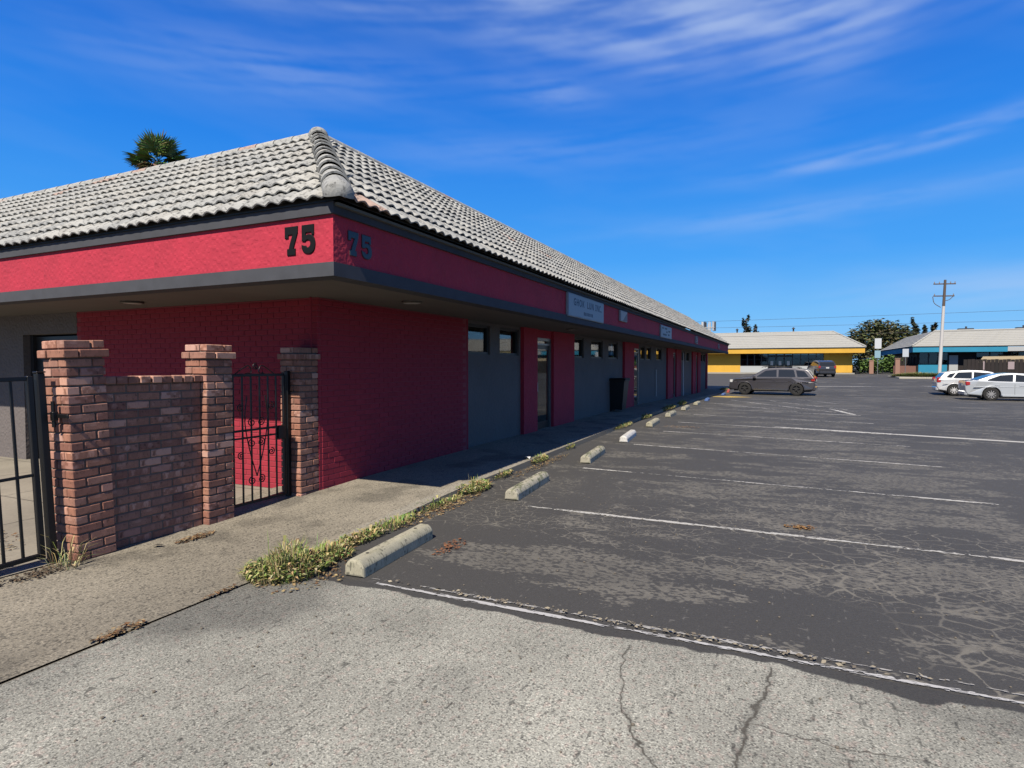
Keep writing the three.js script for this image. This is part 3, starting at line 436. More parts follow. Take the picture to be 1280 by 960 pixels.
// ---------------------------------------------------------------- brick garden wall with two pillars, and a third pillar by the shop
const BR = (() => {
  const grain = (white, seed) => colorTex(256, 128, .4, .2, (x, y, o) => {
    const n = fbm(x * 40 + seed, y * 40, 4), s = vn(x * 220 + seed, y * 220); let m = .72 + .4 * n + .18 * (s - .5); const pit = sstep(.78, .92, vn(x * 90 + seed * 3, y * 90)); m *= 1 - .45 * pit;
    const w = clamp(sstep(.62 - white * .34, .78 - white * .3, fbm(x * 17 + seed * 5, y * 22 + 3, 4)) * (white > .05 ? 1 : .35));
    o[0] = lerp(m, 2.1, w * .55); o[1] = lerp(m, 2.6, w * .55); o[2] = lerp(m, 2.9, w * .55);
    for (let k = 0; k < 3; k++) o[k] *= .38;
  }, true);
  const maps = [grain(0, 3), grain(0, 11), grain(.35, 7), grain(.9, 19)];
  const col = [[.52, .235, .155], [.44, .19, .13], [.58, .275, .185], [.37, .16, .115], [.51, .255, .185]];
  const mats = []; for (const c of col) for (const [mi, mp] of maps.entries()) mats.push({ mi, mat: std(C(c[0] * 2.45, c[1] * 2.45, c[2] * 2.45), .92, { map: mp }) });
  const pick = (r, dirty) => { const q = r(), mi = q < .5 - dirty * .3 ? 0 : q < .78 - dirty * .35 ? 1 : q < .93 - dirty * .15 ? 2 : 3; const l = mats.filter((m) => m.mi === mi); return l[Math.floor(r() * l.length)].mat; };
  const cache = {}; const geo = (w, h, d, v) => (cache[[w, h, d, v].map((k) => k.toFixed(3)).join()] ??= boxUV(chamfer(w, h, d, .006), 2.5, v * .31 + .1, v * .47));
  return { pick, geo, mortar: std(C(.2, .155, .125), .95) };
})();
const BH = .0725, BJ = .010;
function brick(parent, x, y, z, w, h, d, r, dirty = 0, wob = 1) { const m = part('brick', BR.geo(w - BJ, h - BJ, d - BJ, Math.floor(r() * 3)), BR.pick(r, dirty), parent); m.position.set(x + (r() - .5) * .004 * wob, y + (r() - .5) * .0025, z + (r() - .5) * .004 * wob); m.rotation.set((r() - .5) * .012 * wob, (r() - .5) * .016 * wob, (r() - .5) * .01 * wob); return m; }
// pinwheel pillar, 1.5 bricks square, cap course standing proud
function pillar(parent, x, z, courses, seed, dirty = 0) {
  const p = part('pillar', bx(-.135, .135, 0, BH * courses - .025, -.135, .135), BR.mortar, parent); p.position.set(x, .0, z); const r = rng(seed);
  for (let k = 0; k < courses; k++) {
    const y = BH * (k + .5), wide = k === courses - 2 ? .024 : 0, s = .305 + wide * 2, a = s / 3 * 2, b = s / 3, o = s / 2, f = k % 2 ? 1 : -1;
    for (let q = 0; q < 4; q++) { const gq = new THREE.Group(); const cx = f * (-o + a / 2), cz = o - b / 2; const ang = q * Math.PI / 2, px = cx * Math.cos(ang) + cz * Math.sin(ang), pz = -cx * Math.sin(ang) + cz * Math.cos(ang); brick(p, px, y, pz, q % 2 ? b : a, BH, q % 2 ? a : b, r, dirty, k > courses - 3 ? 2 : 1); }
  }
  return p;
}
const gw = thing('brick_garden_wall', 'low red brick wall with a capped pillar at each end', 'brick wall', [-5.1225, .008, -2.83]);
{
  const p1 = pillar(gw, 0, -.055, 24, 11, .15); p1.rotation.z = .016; p1.rotation.x = .03;
  pillar(gw, 0, -1.205, 24, 23, .5);
  const r = rng(41), L = .9, n = 20, x = .03, z0 = -.1525, panelW = part('wall_panel', bx(x - .04, x + .038, 0, n * BH - .012, z0 - L, z0), BR.mortar, gw);
  for (let k = 0; k < n; k++) { const y = BH * (k + .5);
    if (k === n - 1) { const m = 9, w = L / m; for (let i = 0; i < m; i++) brick(panelW, x - .02, y, z0 - w * (i + .5), .2, BH, w, r, .5, 2); continue; }
    let z = 0; const off = k % 2 ? .1 : 0, cuts = [0]; for (let q = off || .2; q < L - .04; q += .2) cuts.push(q); cuts.push(L);
    for (let i = 0; i < cuts.length - 1; i++) brick(panelW, x, y, z0 - (cuts[i] + cuts[i + 1]) / 2, .1, BH, cuts[i + 1] - cuts[i], r, .45); }
}
const bp = thing('brick_pillar', 'free standing red brick pillar between the iron gate and the shop corner', 'pillar', [-5.1225, .012, -5.2525 + .03]);
pillar(bp, 0, 0, 24, 37, .5);

// ---------------------------------------------------------------- iron gate with scrolls
{
  const gt = thing('iron_gate', 'narrow black wrought iron gate with scrolls between two brick pillars', 'gate', [-5.13, .02, -4.2]);
  const z1 = -.79, h0 = .07, h1 = 1.42, R = .011;
  part('gate_frame', merge([bar([0, h0, 0], [0, h1, 0], .03), bar([0, h0, z1], [0, h1, z1], .03), bar([0, h0, 0], [0, h0, z1], .028), bar([0, h1, 0], [0, h1, z1], .028), bar([0, .84, 0], [0, .84, z1], .022), bar([0, .76, 0], [0, .76, z1], .018)]), M.iron, gt);
  for (let i = 1; i <= 6; i++) part('bar', bar([0, h0, z1 * i / 7], [0, h1, z1 * i / 7], .016), M.iron, gt);
  const scroll = (y, z, s, f) => { const pts = []; for (let i = 0; i <= 22; i++) { const a = i / 22 * Math.PI * 3.2, q = s * (1 - i / 26); pts.push([.012, y + Math.cos(a) * q * .9, z + f * Math.sin(a) * q]); } return tube(pts, .006, 40, 5); };
  for (const [y, s, f, dz] of [[.92, .05, 1, .06], [.92, .05, -1, -.06], [.70, .05, 1, .06], [.70, .05, -1, -.06], [.30, .05, 1, .06], [.30, .05, -1, -.06], [1.08, .045, 1, .2], [1.08, .045, -1, -.2], [.58, .045, 1, .2], [.58, .045, -1, -.2]]) part('scroll', scroll(y, z1 / 2 + dz, s, f), M.iron, gt);
  part('scroll', tube([[.012, .34, z1 / 2], [.012, .62, z1 / 2 + .09], [.012, .95, z1 / 2 + .15], [.012, 1.2, z1 / 2 + .12]], .006), M.iron, gt); part('scroll', tube([[.012, .34, z1 / 2], [.012, .62, z1 / 2 - .09], [.012, .95, z1 / 2 - .15], [.012, 1.2, z1 / 2 - .12]], .006), M.iron, gt);
  for (const f of [1, -1]) part('finial', tube([[0, h1 + .01, z1 / 2 + f * .26], [0, h1 + .06, z1 / 2 + f * .18], [0, h1 + .1, z1 / 2 + f * .08], [0, h1 + .03, z1 / 2 + f * .05], [0, h1 + .02, z1 / 2 + f * .12]], .006), M.iron, gt);
  part('finial', scroll(h1 + .09, z1 / 2, .04, 1), M.iron, gt);
  part('gate_post', bar([0, .0, z1 - .055], [0, 1.46, z1 - .055], .05), M.iron, gt);
  part('lock_box', cbx(-.03, .03, .7, .85, z1 + .0, z1 + .1, .005), M.iron, gt);
}
// black picket fence left of the pillar
{
  const fe = thing('picket_fence', 'black iron picket fence standing against the leaning brick pillar', 'fence', [-5.13, .02, -2.67]); fe.rotation.z = .022; fe.rotation.x = .03;
  part('post', bar([0, 0, .03], [0, 1.47, .03], .055), M.iron, fe); part('post', bar([0, .05, .1], [0, 1.45, .1], .04), M.iron, fe); part('post', bar([0, 0, 2.4], [0, 1.47, 2.4], .055), M.iron, fe);
  part('post_cap', cbx(-.032, .032, 1.47, 1.482, -.002, .062, .004), M.iron, fe);
  for (const [y, w] of [[1.43, .032], [.7, .022], [.08, .034]]) part('rail', bar([0, y, .12], [0, y, 2.38], w), M.iron, fe);
  for (let i = 0; i < 18; i++) part('picket', bar([0, .09, .22 + i * .12], [0, 1.42, .22 + i * .12], .018), M.iron, fe);
  const hg = part('hinge_strap', merge([cbx(.03, .19, 1.12, 1.15, -.045, -.03, .003), rod([.03, 1.05, -.02], [.03, 1.25, -.02], .014), cbx(.02, .06, 1.1, 1.17, -.04, .0, .004)]), M.iron, fe); hg.rotation.z = -.02;
}
// ---------------------------------------------------------------- wheel stops
{
  const s = new THREE.Shape(); s.moveTo(-.085, 0); s.lineTo(.085, 0); s.lineTo(.083, .07); s.bezierCurveTo(.08, .085, .06, .115, .035, .125); s.lineTo(-.035, .125); s.bezierCurveTo(-.06, .115, -.08, .085, -.083, .07); s.lineTo(-.085, 0);
  function stopGeo(L) { let ge = new THREE.ExtrudeGeometry(s, { depth: L - .06, bevelEnabled: true, bevelThickness: .03, bevelSize: .022, bevelOffset: -.022, bevelSegments: 3, curveSegments: 6 }); ge = fin(ge.translate(0, 0, -(L - .06) / 2)); const p = ge.attributes.position; const r = rng(3); for (let i = 0; i < p.count; i++) { const k = vn(p.getX(i) * 30 + 5, p.getZ(i) * 9 + 3) - .5; p.setY(i, p.getY(i) + k * .003 * (p.getY(i) > .03 ? 1 : 0)); } ge.computeVertexNormals(); return boxUV(ge, 1); }
  const conc = (r0, g0, b0, sp, seed) => colorTex(512, 256, 1.3, .65, (x, y, o) => { const lich = sstep(.52, .68, fbm(x * 14 + seed, y * 14, 4)) * sp, m = (.8 + .4 * fbm(x * 5 + seed, y * 5, 4)) * (.86 + .28 * vn(x * 170, y * 170 + seed)) * (1 - .55 * sstep(.78, .9, vn(x * 60 + seed, y * 60))); o[0] = r0 * m * (1 - lich * .55); o[1] = g0 * m * (1 - lich * .5); o[2] = b0 * m * (1 - lich * .62); }, true);
  const gm = std(0xffffff, .92, { map: conc(.5, .47, .35, .25, 2) }), lm = std(0xffffff, .92, { map: conc(.5, .47, .37, 1, 8) }), wm = std(0xffffff, .7, { map: conc(.78, .77, .74, .1, 5) }), bm = std(0xffffff, .75, { map: conc(.1, .2, .5, .4, 4) }), rm = std(0xffffff, .75, { map: conc(.62, .1, .07, .5, 6) });
  const G = stopGeo(1.25), pin = fin(new THREE.CylinderGeometry(.014, .014, .02, 10).translate(0, .117, 0)), pm = std(C(.03, .025, .02), .9);
  const list = [[-2.87, -3.93, .075, .86, gm, 'clean grey concrete wheel stop beside the largest weed clump'], [-2.86, -6.72, .075, 1.0, lm, 'lichen speckled wheel stop, second from the concrete driveway'], [-2.87, -9.5, .085, 1, lm, 'speckled concrete wheel stop just before the white painted one'], [-2.96, -12.3, .09, 1.05, wm, 'bright white painted concrete wheel stop'], [-3.08, -15.5, .05, 1.05, gm, 'grey wheel stop just past the white painted one, leaves beside it'], [-3.17, -18.7, .03, 1.05, lm, 'speckled wheel stop, second past the white painted one'], [-3.2, -21.9, .03, 1.05, lm, 'speckled wheel stop beside green kerb weeds'], [-3.25, -25.4, .03, 1.0, gm, 'last grey wheel stop before the blue one'], [-3.3, -29.4, .05, 1.1, bm, 'worn blue wheel stop in front of the yellow ramp'], [-3.35, -38.4, .0, 1, bm, 'small blue wheel stop behind the yellow ramp'], [-3.4, -42.4, .05, 1.4, rm, 'red painted wheel stop at the nose of the dark wagon']];
  for (const [x, z, ry, k, mat, label] of list) {
    const t = thing('wheel_stop', label, 'wheel stop', [x, g(z) + .003, z], ry, 'wheel stops along the kerb'); const dy = (g(z - .6) - g(z + .6)) / 1.2; t.rotation.order = 'YXZ'; t.rotation.x = Math.atan(dy);
    const b = part('concrete_bar', G, mat, t); b.scale.z = k; for (const q of [-.42, .42]) { const h = part('pin_hole', pin, pm, t); h.position.z = q * k; }
  }
}

// ---------------------------------------------------------------- weeds, litter, paper
function bladesGeo(r, n, rx, rz, h, broad, lean = .5, shape) {
  const pos = [], col = [];
  for (let i = 0; i < n; i++) {
    const a = r() * 6.283, q = Math.sqrt(r()), x = Math.cos(a) * q * rx, z = Math.sin(a) * q * rz, fall = (1 - .65 * q * q) * (.55 + .9 * vn(x * 14 + rx * 50, z * 14 + 7)), H = h * fall * (.45 + .75 * r()), az = a + (r() - .5) * 2.4, ln = lean * (.3 + q) * (.4 + r()), isB = r() < broad, w = isB ? .0045 + r() * .006 : .0022 + r() * .002;
    const dry = shape === 'green' ? .3 + .7 * r() : r(); const c = dry < .38 ? [.52 + r() * .2, .44 + r() * .16, .2 + r() * .1] : dry < .46 ? [.3, .16, .07] : [.17 + r() * .17, .25 + r() * .16, .055 + r() * .05];
    const dx = Math.cos(az), dz = Math.sin(az), sx = -dz * w, sz = dx * w; const y0 = isB ? H * r() * .7 : 0, l = isB ? .04 + r() * .06 : H;
    const B = [x, y0, z], T1 = [x + dx * ln * l * .45, y0 + l * (isB ? .3 + r() * .3 : .62), z + dz * ln * l * .45], T2 = [x + dx * ln * l * 1.1, y0 + l * (isB ? .4 : .9 - ln * .25), z + dz * ln * l * 1.1];
    const m = isB ? 1.3 : .75; const b0 = [B[0] - sx * .6, B[1], B[2] - sz * .6], b1 = [B[0] + sx * .6, B[1], B[2] + sz * .6], m0 = [T1[0] - sx * m, T1[1], T1[2] - sz * m], m1 = [T1[0] + sx * m, T1[1], T1[2] + sz * m];
    pos.push(...b0, ...b1, ...m1, ...b0, ...m1, ...m0, ...m0, ...m1, ...T2); for (let k = 0; k < 9; k++) col.push(...c);
  }
  const ge = tris(pos); ge.setAttribute('color', new THREE.Float32BufferAttribute(col, 3)); return ge;
}
function merge2(...l) { return mergeGeometries(l); }
const weedMat = std(0xffffff, .85, { vertexColors: true });
{
  const r = rng(91);
  const W = [[-3.36, -3.3, .27, .32, .2, 3000, .38, 'largest leafy weed clump at the corner of the asphalt'], [-3.3, -3.66, .15, .22, .13, 700, .35, 'leafy weed clump behind the largest one, beside the first wheel stop'], [-3.38, -4.55, .10, .46, .1, 520, .3, 'long weed strip in the kerb gutter past the first wheel stop'], [-3.38, -4.15, .1, .3, .07, 900, .3, 'thin dry weeds bridging two leafy clumps'], [-3.45, -5.6, .11, .48, .07, 700, .2, 'dry straw coloured weeds along the kerb'], [-3.46, -6.4, .14, .35, .12, 1700, .5, 'half dry weed tuft where the eave shadow meets the kerb'], [-3.5, -7.3, .06, .3, .06, 500, .2, 'small dry tuft on the kerb'], [-3.52, -8.7, .08, .35, .08, 700, .2, 'dry tuft beside the scrap of white paper'], [-3.58, -10.3, .06, .3, .06, 420, .2, 'dry tuft on the kerb past the paper scrap'], [-3.62, -14.5, .09, .9, .08, 900, .2, 'straw coloured kerb weeds beside the white wheel stop'], [-3.66, -17.4, .1, .6, .09, 900, .4, 'yellowish kerb weeds between two wheel stops'], [-3.72, -21.5, .12, 1.3, .14, 1600, .7, 'green weed strip on the kerb'], [-3.74, -24.6, .12, .9, .2, 1200, .7, 'taller green weeds near the last grey wheel stop'], [-3.8, -43.6, .3, 1.2, .25, 900, .8, 'green weeds behind the red wheel stop']];
  for (const [x, z, rx, rz, h, n, b, label] of W) { const m = solo('weed_clump', merge2(bladesGeo(r, n, rx, rz, h, b), bladesGeo(r, Math.round(n * .05), rx * 1.15, rz * 1.1, h * 1.5, 0, .35)), weedMat, label, 'weeds', [x, (z < -7 ? walkY(z) - .06 : g(z)) + .001, z]); m.userData.group = 'weeds along the kerb'; }
  for (const [x, z, n, label] of [[-4.93, -2.62, 60, 'few green blades growing at the foot of the leaning pillar'], [-5.3, -2.2, 160, 'sparse tall grass growing behind the black fence']]) solo('weed_clump', bladesGeo(r, n, .12, .1, .3, .1, .7), std(0xffffff, .8, { vertexColors: true }), label, 'weeds', [x, .015, z]).userData.group = 'weeds along the kerb';
}
function litter(cx, cz, rx, rz, n, y, seed, label, cols) {
  const r = rng(seed), pos = [], col = [];
  for (let i = 0; i < n; i++) { const a = r() * 6.28, q = Math.pow(r(), .7), x = cx + Math.cos(a) * q * rx, z = cz + Math.sin(a) * q * rz, s = .006 + r() * .016, t = r() * 6.28, yy = y(z) + .003 + r() * .02, k = (r() - .5) * s; const c = cols[Math.floor(r() * cols.length)], v = .7 + .6 * r(); const P = (u, w, e) => [x + Math.cos(t) * u * s - Math.sin(t) * w * s * .45, yy + e, z + Math.sin(t) * u * s + Math.cos(t) * w * s * .45]; pos.push(...P(-1, 0, 0), ...P(0, -1, k), ...P(1, 0, k * .4), ...P(-1, 0, 0), ...P(1, 0, k * .4), ...P(0, 1, -k * .2 + .002)); for (let m = 0; m < 6; m++) col.push(c[0] * v, c[1] * v, c[2] * v); }
  const ge = tris(pos); ge.setAttribute('color', new THREE.Float32BufferAttribute(col, 3)); const m = solo('leaf_litter', ge, weedMat, label, 'leaf litter'); m.userData.kind = 'stuff'; return m;
}
const browns = [[.22, .11, .045], [.3, .17, .07], [.14, .08, .04], [.38, .28, .15]], straw = [[.42, .32, .15], [.3, .2, .09], [.2, .11, .05]];
litter(-4.72, -3.55, .07, .2, 260, walkY, 61, 'heap of dry leaves at the foot of the low brick wall', browns);
litter(-4.95, -2.45, .12, .3, 320, walkY, 62, 'dark leaf litter under the fence post', [[.06, .045, .03], [.14, .09, .05]]);
litter(-3.45, -2.1, .05, .16, 160, walkY, 63, 'small leaf heap in the sidewalk joint', browns);
litter(-3.43, -2.75, .025, .14, 50, walkY, 64, 'few leaves in the joint near the weeds', browns);
litter(-2.55, -4.3, .09, .25, 120, g, 65, 'rusty leaves against the first wheel stop', [[.25, .1, .04], [.18, .08, .04]]);
litter(-3.2, -3.3, .34, .4, 420, g, 66, 'dry leaves under the largest weed clump', straw);
litter(-3.32, -5.4, .14, .9, 700, g, 67, 'straw and leaves along the kerb gutter', straw);
litter(-3.38, -8.4, .12, 1.3, 420, g, 68, 'thin line of dry leaves in the gutter by the shade', straw);
litter(.16, -6.2, .14, .07, 130, g, 69, 'small orange brown leaf patch on the open asphalt', [[.36, .2, .06], [.3, .15, .05]]);
litter(-.9, -3.44, 1.7, .03, 210, g, 70, 'grit and dry bits along the apron edge', [[.4, .35, .26], [.34, .3, .22], [.2, .17, .13]]);
litter(-6.6, -2.6, .9, .35, 700, () => .024, 72, 'brown leaf bed in the courtyard', browns);
litter(-2.3, -15.2, .45, .2, 160, g, 73, 'orange leaves beside the fifth wheel stop', [[.4, .22, .1], [.3, .2, .12]]);
{ const r = rng(8), pos = [], ge0 = []; for (let i = 0; i < 260; i++) { const x = -3.2 + r() * 4.5, z = -1.2 - r() * 5.5, s = .003 + r() * .006; const q = new THREE.DodecahedronGeometry(s, 0); q.scale(1, .6, 1).translate(x, (z > -3.35 ? .006 : g(z) + .002) + s * .4, z); ge0.push(fin(q)); } const m = solo('loose_grit', merge(ge0), std(C(.22, .19, .15), .95), 'scattered small stones on the driveway and asphalt', 'gravel'); m.userData.kind = 'stuff'; }
solo('paper_scrap', tris([-.04, 0, -.06, .04, .005, -.05, .045, .03, .02, -.04, 0, -.06, .045, .03, .02, -.03, .035, .05, -.03, .035, .05, .045, .03, .02, .05, .0, .07, -.04, 0, -.06, -.03, .035, .05, -.06, .0, .03]), std(C(.78, .78, .77), .8), 'crumpled white paper scrap lying on the kerb', 'paper', [-3.62, walkY(-8.5) + .004, -8.5]);
solo('paper_scrap', tris([-.03, 0, -.04, .04, .005, -.03, .02, .03, .03, -.03, 0, -.04, .02, .03, .03, -.04, .015, .03]), std(C(.7, .68, .62), .8), 'small pale scrap of trash at the foot of the brick wall', 'paper', [-4.78, .02, -3.25], .5);

// ---------------------------------------------------------------- wheelie bin and leaning boards by the wall
{
  const z = -18.75, b = thing('wheelie_bin', 'black wheeled trash bin standing against the grey wall', 'trash bin', [-4.86, walkY(z), z]); const pos = [];
  const ring = (y, wx, wz) => [[-wx, y, -wz], [wx, y, -wz], [wx, y, wz], [-wx, y, wz]], A = ring(.06, .2, .24), B2 = ring(1.0, .29, .32);
  for (let i = 0; i < 4; i++) { const j = (i + 1) % 4; pos.push(...A[i], ...A[j], ...B2[j], ...A[i], ...B2[j], ...B2[i]); } pos.push(...A[0], ...A[2], ...A[1], ...A[0], ...A[3], ...A[2]);
  part('bin_body', tris(pos), std(C(.012, .013, .014), .5), b); part('bin_rim', merge([cbx(-.32, .32, .97, 1.02, .3, .35), cbx(-.32, .32, .97, 1.02, -.35, -.3), cbx(.27, .32, .97, 1.02, -.3, .3), cbx(-.32, -.27, .97, 1.02, -.3, .3)]), M.black, b);
  const lid = part('lid', cbx(-.31, .33, 1.02, 1.07, -.34, .34, .02), std(C(.016, .017, .018), .45), b); part('lid_handle', rod([-.34, 1.03, -.25], [-.34, 1.03, .25], .015), M.black, lid);
  for (const s of [-.22, .22]) part('wheel', fin(new THREE.CylinderGeometry(.1, .1, .05, 16).rotateX(Math.PI / 2).translate(-.2, .1, s)), M.black, b);
  part('sticker', bx(.246, .252, .8, .86, -.05, .05), M.paper, b);
}
solo('white_board', cbx(-.01, .01, 0, 1.15, -.035, .035, .004).rotateX(.01), M.white, 'thin white strip leaning upright on the grey wall panel', 'board', [GX + .04, g(-26) + .3, -25.8]);
solo('white_board', cbx(-.012, .012, 0, 2.3, -.07, .07, .004).rotateX(.08), M.white, 'long white board leaning crooked near the far doors', 'board', [-4.85, walkY(-32), -32.4]);

// ---------------------------------------------------------------- vehicles
const carMats = { tyre: std(C(.018, .018, .019), .9), glass: new THREE.MeshPhysicalMaterial({ color: C(.015, .018, .022), roughness: .04, specularIntensity: 1 }), red: std(C(.5, .03, .03), .25), lamp: std(C(.75, .78, .8), .15), chrome: std(C(.7, .7, .72), .2, { metalness: 1 }), blackTrim: std(C(.02, .02, .022), .6) };
const paint = (c, cc = 1) => new THREE.MeshPhysicalMaterial({ color: c.clone().multiplyScalar(.8), roughness: .35, metalness: .25, clearcoat: cc, clearcoatRoughness: .05 });
function wheel(parent, x, y, z, R, w, rimMat, spokes) {
  const t = part('wheel', fin(new THREE.LatheGeometry([[R * .6, -w / 2], [R * .92, -w / 2], [R, -w * .36], [R, w * .36], [R * .92, w / 2], [R * .6, w / 2]].map((p) => new THREE.Vector2(...p)), 28).rotateX(Math.PI / 2)), carMats.tyre, parent); t.position.set(x, y, z); const s = Math.sign(z), parts = [fin(new THREE.TorusGeometry(R * .62, R * .05, 6, 26).translate(0, 0, s * w * .42)), fin(new THREE.CylinderGeometry(R * .14, R * .14, .03, 14).rotateX(Math.PI / 2).translate(0, 0, s * w * .4))];
  for (let i = 0; i < spokes; i++) { const b = chamfer(R * .5, R * .13, .03, .006).translate(R * .35, 0, s * w * .38); b.rotateZ(i / spokes * Math.PI * 2 + .3); parts.push(b); }
  part('rim', merge(parts), rimMat, t); part('brake_disc', fin(new THREE.CylinderGeometry(R * .58, R * .58, .02, 20).rotateX(Math.PI / 2).translate(0, 0, s * w * .1)), carMats.blackTrim, t);
}
// front towards -x. o: L, W, wb, R, sill, belt points, green house points
function car(name, label, pos, ry, o) {
  const c = thing(name, label, 'car', pos, ry), hl = o.L / 2, fx = -o.wb / 2 + o.shift, rx = o.wb / 2 + o.shift, ar = o.R * 1.16, b = .07;
  const sh = new THREE.Shape(); const arch = (x) => { const a0 = Math.asin(clamp((o.R - o.sill) / ar, -1, 1)); return a0; };
  sh.moveTo(-hl + .12, o.sill + .03); for (const x of [fx, rx]) { const dx = Math.sqrt(Math.max(0, ar * ar - (o.sill - o.R) ** 2)); sh.lineTo(x - dx, o.sill); for (let i = 0; i <= 12; i++) { const s0 = Math.atan2(o.sill - o.R, -dx), a = Math.PI + (Math.PI + s0 > Math.PI ? 0 : 0); const t = i / 12, ang = lerp(Math.PI - Math.asin((o.sill - o.R) / ar), Math.asin((o.sill - o.R) / ar), t); sh.lineTo(x + Math.cos(ang) * ar, o.R + Math.sin(ang) * ar); } }
  sh.lineTo(hl - .12, o.sill + .06); for (const p of o.upper) sh.lineTo(...p); sh.closePath();
  const ge = fin(new THREE.ExtrudeGeometry(sh, { depth: o.W - 2 * b, bevelEnabled: true, bevelThickness: b, bevelSize: b * .8, bevelOffset: -b * .8, bevelSegments: 4 }).translate(0, 0, -(o.W - 2 * b) / 2)); const p = ge.attributes.position;
  for (let i = 0; i < p.count; i++) { const x = Math.abs(p.getX(i)) / hl, tz = 1 - .16 * sstep(.72, 1.0, x) ; p.setZ(i, p.getZ(i) * tz); } ge.computeVertexNormals();
  const body = part('body', ge, o.paint, c);
  // green house
  const gs = new THREE.Shape(o.green.map((q) => new THREE.Vector2(...q))), y0 = Math.min(...o.green.map((q) => q[1])), y1 = Math.max(...o.green.map((q) => q[1])), wb0 = o.W - .14, wt = o.W * .72, half = (y) => lerp(wb0, wt, clamp((y - y0) / (y1 - y0))) / 2;
  const gg = fin(new THREE.ExtrudeGeometry(gs, { depth: 1.88, bevelEnabled: true, bevelThickness: .06, bevelSize: .05, bevelOffset: -.05, bevelSegments: 3 }).translate(0, 0, -.94)); const q = gg.attributes.position; for (let i = 0; i < q.count; i++) q.setZ(i, q.getZ(i) * half(q.getY(i))); gg.computeVertexNormals();
  part('cabin', gg, o.cabinPaint ?? o.paint, c);
  for (const s of [-1, 1]) for (const w of o.windows) { const wg = fin(new THREE.ShapeGeometry(new THREE.Shape(w.map((k) => new THREE.Vector2(...k))))); const wp = wg.attributes.position; for (let i = 0; i < wp.count; i++) wp.setZ(i, s * (half(wp.getY(i)) + .008)); wg.computeVertexNormals(); part('side_window', wg, carMats.glass, c); }
  const slab = (a, d, k0, k1, m = .012) => { const nx = d[1] - a[1], ny = -(d[0] - a[0]), n = Math.hypot(nx, ny) * (k1 ?? 1), ox = -nx / Math.abs(n) * m * k0, oy = Math.abs(ny / n) * m; const A = [lerp(a[0], d[0], .1) + ox, lerp(a[1], d[1], .1) + oy], D = [lerp(a[0], d[0], .92) + ox, lerp(a[1], d[1], .92) + oy]; return quad3([A[0], A[1], half(A[1]) * .9], [A[0], A[1], -half(A[1]) * .9], [D[0], D[1], -half(D[1]) * .9], [D[0], D[1], half(D[1]) * .9]); };
  part('windshield', slab(o.ws[0], o.ws[1], 1), carMats.glass, c); part('rear_window', slab(o.rw[0], o.rw[1], -1), carMats.glass, c);
  for (const [x, s] of [[fx, 1], [fx, -1], [rx, 1], [rx, -1]]) wheel(c, x, o.R, s * (o.W / 2 - .13), o.R, .22, o.rim, o.spokes);
  for (const s of [-1, 1]) {
    part('taillight', cbx(hl - .24, hl - .03, o.tail[0], o.tail[1], s * (o.W / 2 - .3), s * (o.W / 2 - .1), .03), carMats.red, c);
    part('headlight', cbx(-hl + .05, -hl + .35, o.head[0], o.head[1], s * (o.W / 2 - .4), s * (o.W / 2 - .11), .03), carMats.lamp, c);
    part('mirror', cbx(o.ws[0][0] + .28, o.ws[0][0] + .46, y0 + .02, y0 + .17, s * (o.W / 2 - .02), s * (o.W / 2 + .16), .03), o.mirror ?? o.paint, c);
    for (const ax of [fx, rx]) part('wheel_arch', fin(new THREE.TorusGeometry(ar + .015, .028, 8, 24, Math.PI * 1.04).rotateZ(-.06).scale(1, 1, 1.1).translate(ax, o.R, s * (o.W / 2 - .012))), o.paint, c);
    part('waist_line', cbx(-hl * .8, hl * .86, y0 - .21, y0 - .165, s * (o.W / 2 - .03), s * (o.W / 2 + .014), .02), o.paint, c);
    for (const hx of o.handles) part('door_handle', cbx(hx, hx + .2, y0 - .12, y0 - .085, s * (o.W / 2 - .01), s * (o.W / 2 + .022), .008), o.handleMat ?? o.paint, c);
    part('sill_trim', cbx(fx + ar + .05, rx - ar - .05, o.sill - .01, o.sill + .09, s * (o.W / 2 - .06), s * (o.W / 2 + .012), .012), o.sillMat ?? carMats.blackTrim, c);
    for (const dx of o.seams) part('door_seam', bx(dx - .006, dx + .006, o.sill + .1, y0 - .02, s * (o.W / 2 - .02), s * (o.W / 2 + .002)), carMats.blackTrim, c);
  }
  part('front_bumper', cbx(-hl + .0, -hl + .26, o.sill - .02, o.sill + .22, -o.W * .4, o.W * .4, .06), carMats.blackTrim, c);
  part('grille', cbx(-hl + .02, -hl + .12, o.sill + .26, o.head[1] - .02, -o.W * .28, o.W * .28, .03), carMats.blackTrim, c);
  part('rear_bumper', cbx(hl - .24, hl + .01, o.sill - .0, o.sill + .26, -o.W * .4, o.W * .4, .06), o.bumper ?? o.paint, c);
  part('licence_plate', bx(hl + .0, hl + .012, o.plate, o.plate + .14, -.15, .15), M.paper, c);
  part('underbody', bx(-hl + .3, hl - .3, o.sill - .08, o.sill + .1, -o.W / 2 + .2, o.W / 2 - .2), carMats.blackTrim, c);
  if (o.rails) for (const s of [-1, 1]) part('roof_rail', tube([[-.55, y1 + .0, s * (wt / 2 - .06)], [-.45, y1 + .05, s * (wt / 2 - .06)], [.6, y1 + .05, s * (wt / 2 - .06)], [1.5, y1 + .02, s * (wt / 2 - .06)], [1.6, y1 - .03, s * (wt / 2 - .06)]], .018), carMats.blackTrim, c);
  return c;
}
const darkGrey = paint(C(.05, .048, .056));
